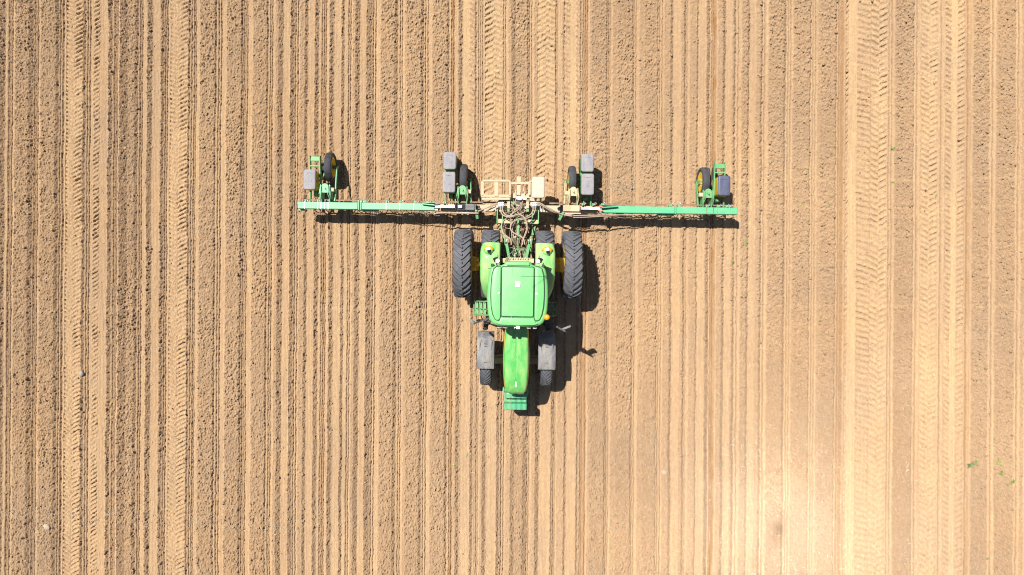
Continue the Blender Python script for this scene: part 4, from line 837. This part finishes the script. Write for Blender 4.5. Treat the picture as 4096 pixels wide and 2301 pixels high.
WEEDS = [(2977, 970, .075, 0, 'bright green weed right of the tractor, below the planter right wing tip', 14), (2926, 1046, .06, 0, 'small green weed close to the field furrow below the planter right wing', 11),
 (2872, 1067, .045, 1, 'faint yellowish weed left of two greener weeds right of the tractor', 8), (3577, 592, .08, 0, 'largest sprawling weed near the top of the right hand tyre tracks', 20), (3574, 728, .075, 1, 'yellow green weed between the two right tyre tracks, level with the seed boxes', 12),
 (3312, 826, .06, 0, 'green weed on the cross line right of the planter, just left of the tyre track', 11), (3206, 828, .05, 1, 'low yellow green weed strip on the cross line right of the planter wing', 10), (3744, 783, .05, 0, 'small green weed on the right edge of the far right tyre track', 9),
 (1812, 1858, .07, 1, 'yellow green weed below and left of the tractor front', 12), (1868, 1821, .055, 0, 'small weed lying next to a yellowish one ahead of the tractor', 9), (2367, 1861, .04, 0, 'tiny weed ahead of the tractor to its right', 8), (2045, 1735, .04, 1, 'tiny yellow weed right ahead of the tractor weights', 7),
 (2886, 1858, .065, 0, 'weed above the bright sunlit patch', 12), (3885, 1857, .085, 2, 'dark green weed left of the weed cluster at the lower right edge', 16), (3895, 1848, .05, 0, 'light green leafy weed touching a dark green one at lower right', 9),
 (3992, 1850, .085, 1, 'topmost yellow green weed of the cluster near the lower right edge', 13), (4050, 1853, .07, 1, 'rightmost pale weed of the cluster near the lower right edge', 11), (4000, 1896, .07, 0, 'middle green weed of the cluster near the lower right edge', 12), (4042, 1936, .09, 0, 'lowest and brightest weed of the cluster near the lower right edge', 15), (3990, 1978, .05, 1, 'small faded weed below the cluster near the lower right edge', 9),
 (3950, 2237, .06, 2, 'single dark green weed near the lower right corner', 11), (3942, 2289, .055, 1, 'yellow green weed at the bottom edge near the right corner', 9), (4030, 2213, .035, 2, 'tiny dark weed right of another in the lower right corner', 7), (3752, 1850, .06, 1, 'pale weed beside the far right tyre track in the lower half', 10), (3625, 1852, .045, 0, 'tiny weed between the two right tyre tracks in the lower half', 8),
 (1738, 2152, .055, 1, 'dull weed at the bottom left of centre', 9), (2455, 1408, .045, 1, 'faint weed beside the shadow of the tractor mirror', 8), (3034, 905, .035, 1, 'pale tiny weed off the end of the planter shadow', 6)]
for px, py, s_, k, lb, n in WEEDS: weed(px, py, s_ * (1.35 if px > 3700 and py > 1800 else 1.0), k, lb, n, 1.8 if n > 13 else 1.2, .6)
# stones
STONE = coated('pale_stone', (.34, .28, .21), .2, .85, scale=12); STONE_G = coated('grey_stone', (.26, .25, .23), .25, .85, scale=12)
def stone(px, py, sx, sy, sz, label, mt, rot=0., flat=False):
    p = P(px, py); bm = bmesh.new(); bmesh.ops.create_icosphere(bm, subdivisions=3, radius=1); r = random.Random(int(px)); k = [Vector((r.uniform(-1, 1), r.uniform(-1, 1), r.uniform(-.3, 1))).normalized() for _ in range(9)]
    for v in bm.verts:
        for d in k:
            t = v.co.dot(d) - .78
            if t > 0: v.co -= d * t * .85
        v.co.x *= sx; v.co.y *= sy; v.co.z *= sz
    o = finish('stone', bm, mt, None, 35); o.location = (p.x, p.y, ground_z(p.x, p.y) + sz * .5); o.rotation_euler.z = rot; o['label'] = label; o['category'] = 'stone'; o['group'] = 'stones lying on the field'
stone(190, 2106, .105, .085, .045, 'pale wedge shaped stone near the lower left corner', STONE, -.6)
stone(328, 1494, .07, .085, .065, 'round grey stone beside the left tyre track', STONE_G)
stone(2655, 1888, .08, .07, .03, 'flat cream stone above the bright sunlit patch', STONE)
stone(66, 435, .04, .03, .025, 'small pale stone at the upper left edge', STONE); stone(860, 1974, .035, .03, .025, 'small pale stone on a seed row at the lower left', STONE); stone(512, 1883, .03, .055, .02, 'long pale pebble in the lower left rows', STONE, -.2)
# loose clods: heaps of countless lumps
NC = 30000
def scatter_mesh(name, n, maker, mat, kind='stuff'):
    V, F, off = [], [], 0
    for vs, fs in maker(n):
        V.append(vs); F.append(fs + off); off += len(vs)
    V = np.concatenate(V).astype(np.float32); F = np.concatenate(F).astype(np.int32); me_ = bpy.data.meshes.new(name); k = F.shape[1]
    me_.vertices.add(len(V)); me_.vertices.foreach_set('co', V.ravel()); me_.loops.add(F.size); me_.loops.foreach_set('vertex_index', F.ravel()); me_.polygons.add(len(F)); me_.polygons.foreach_set('loop_start', np.arange(0, F.size, k, dtype=np.int32))
    try: me_.polygons.foreach_set('loop_total', np.full(len(F), k, np.int32))
    except Exception: pass
    me_.update(calc_edges=True); me_.materials.append(mat); o = bpy.data.objects.new(name, me_); COL.objects.link(o); o['kind'] = kind; return o
bm = bmesh.new(); bmesh.ops.create_icosphere(bm, subdivisions=1, radius=1); bm.verts.ensure_lookup_table(); ICO_V = np.array([v.co[:] for v in bm.verts]); ICO_F = np.array([[v.index for v in f.verts] for f in bm.faces]); bm.free()
def clods(n):
    r = np.random.default_rng(5); made = 0
    while made < n:
        x, y = r.uniform(-15, 15), r.uniform(-8.6, 8.6); k = rough_at(x, y)
        if r.random() > max(0., k * .9 - .25) ** 1.2 + .01: continue
        made += 1; s_ = .008 + .026 * r.random() ** 4.5; v = ICO_V * (1 + .22 * r.standard_normal((len(ICO_V), 1))) * s_ * np.array([r.uniform(.8, 1.35), r.uniform(.8, 1.35), r.uniform(.6, .95)])
        a = r.uniform(0, 6.28); R_ = np.array([[math.cos(a), -math.sin(a), 0], [math.sin(a), math.cos(a), 0], [0, 0, 1]])
        yield v @ R_.T + np.array([x, y, ground_z(x, y) + s_ * .35]), ICO_F
m_, nt_, b_ = new_mat('clod_soil'); g_ = nt_.nodes.new('ShaderNodeNewGeometry'); n1_ = noise(nt_, 9, 3, .6, g_.outputs['Position']); n2_ = noise(nt_, 80, 4, .7, g_.outputs['Position'])
c_ = ramp(nt_, n1_.outputs['Fac'], [(.3, SOIL1), (.6, tuple((a + b) / 2 for a, b in zip(SOIL1, SOIL2))), (.75, SOIL2)]); link(nt_, mix(nt_, 1., c_.outputs[0], ramp(nt_, n2_.outputs['Fac'], [(.3, .75), (.7, 1.15)]).outputs[0], 'MULTIPLY'), b_.inputs['Base Color']); b_.inputs['Roughness'].default_value = 1; b_.inputs['Specular IOR Level'].default_value = .1
scatter_mesh('soil_clods', NC, clods, m_)
# straw: pale slivers of old stalk, thicker along two old swath lines
def straw(n):
    r = np.random.default_rng(8); q_ = np.array([[0, 1, 4, 3], [1, 2, 5, 4], [0, 3, 5, 2]])
    for i in range(n):
        t = r.random()
        if t < .16: px = r.uniform(0, 1150); py = 2045 + .05 * px + r.normal(0, 26)
        elif t < .24: px = r.uniform(2900, 4096); py = 1830 + .12 * (px - 3000) + r.normal(0, 45)
        elif t < .29: px = r.uniform(2400, 4096); py = 2235 + r.normal(0, 40)
        elif t < .32: px = r.uniform(2430, 2540); py = r.normal(745, 18)
        else: px = r.uniform(0, 4096); py = r.uniform(0, 2301)
        p = P(px, py); L = .03 + .09 * r.random() ** 2.2; w_ = .003 + .005 * r.random() ** 3; a = r.uniform(0, 6.28); tl = r.normal(0, .15); z = ground_z(p.x, p.y) + .012
        d = np.array([math.cos(a), math.sin(a), tl]) * L / 2; s2 = np.array([-math.sin(a), math.cos(a), 0]) * w_; u = np.array([0, 0, w_ * .9]); c0 = np.array([p.x, p.y, z])
        yield np.array([c0 - d - s2, c0 - d + u, c0 - d + s2, c0 + d - s2, c0 + d + u, c0 + d + s2]), q_
STRAW = plain('dry_straw', (.46, .38, .28), .6)
scatter_mesh('straw_bits', 3800, straw, STRAW)
# the camera drone itself: its shadow is the dark spot in the bright patch
DR = thing('drone', 'small grey camera drone hovering above the field, its shadow on the bright patch', 'drone', (-.045, .04, CAM_H + .105), .3)
DG = plain('drone_grey', (.25, .25, .26), .5)
bm = bmesh.new(); loft(bm, [[(x, y, z) for x, y in rrect(.105 - d, .18 - d, .03, 4)] for d, z in ((.025, -.03), (0, -.015), (0, .02), (.025, .035))]); finish('body', bm, DG, DR, 50)
for sx in (-1, 1):
    for sy in (-1, 1):
        bm = bmesh.new(); tube(bm, [(sx * .035, sy * .055, .012), (sx * .12, sy * .095, .02)], .008, 8); cyl(bm, (sx * .12, sy * .095, .005), (sx * .12, sy * .095, .045), .016, 12); arm = finish('arm', bm, DG, DR, 40)
        bm = bmesh.new(); bar(bm, (sx * .12 - .05, sy * .095 - .03, .048), (sx * .12 + .05, sy * .095 + .03, .048), .016, .003); finish('propeller', bm, BLACK, arm, 40)
# ---------------------------------------------------------------- light, added glow volume and camera
SUN_L = Vector((1067 / PPM, -(2115 - 1150.5) / PPM, -CAM_H)).normalized()     # the way the light travels: the photo shows the drone's own shadow
sun = bpy.data.lights.new('sun', 'SUN'); sun.energy = SUN_E; sun.angle = math.radians(.53); sun.color = (1, .955, .88)
so = bpy.data.objects.new('sun', sun); COL.objects.link(so); so.rotation_euler = SUN_L.to_track_quat('-Z', 'Y').to_euler(); so.location = (-8, 8, 30)
w = bpy.data.worlds.new('World'); SC.world = w; w.use_nodes = True; wn = w.node_tree
sk = wn.nodes.new('ShaderNodeTexSky'); sk.sky_type = 'NISHITA'; sk.sun_disc = False
to = -SUN_L; sk.sun_elevation = math.asin(to.z); sk.sun_rotation = math.atan2(to.x, to.y)
bg = wn.nodes['Background']; bg.inputs['Strength'].default_value = SKY_E; wn.links.new(sk.outputs[0], bg.inputs[0])
cam = bpy.data.cameras.new('camera'); co = bpy.data.objects.new('camera', cam); COL.objects.link(co)
co.location = (0, 0, CAM_H); cam.sensor_width = 36; cam.lens = 36 * (PPM * CAM_H) / 4096; cam.clip_end = 5000; cam.clip_start = .02
SC.camera = co
SC.view_settings.view_transform = 'Standard'; SC.view_settings.look = 'None'; SC.view_settings.gamma = 1; SC.view_settings.exposure = EXPO

SC.cycles.use_denoising = True; SC.cycles.pixel_filter_type = "BLACKMAN_HARRIS"; SC.cycles.filter_width = 1.05
# added thin volume, stands in for the soil's opposition glow: throws sunlight back sunwards
if GLOW_DENS > 0:
    bm = bmesh.new(); box(bm, (0, 0, 10.05), (340, 340, 22.5))
    hm = bpy.data.materials.new('backscatter_glow'); hm.use_nodes = True; hn = hm.node_tree; hn.nodes.clear()
    out = hn.nodes.new('ShaderNodeOutputMaterial'); pv = hn.nodes.new('ShaderNodeVolumePrincipled')
    pv.inputs['Color'].default_value = (1, .93, .82, 1); pv.inputs['Density'].default_value = GLOW_DENS; pv.inputs['Anisotropy'].default_value = GLOW_G
    hn.links.new(pv.outputs[0], out.inputs['Volume'])
    hz = finish('glow_volume', bm, hm); hz['kind'] = 'stuff'
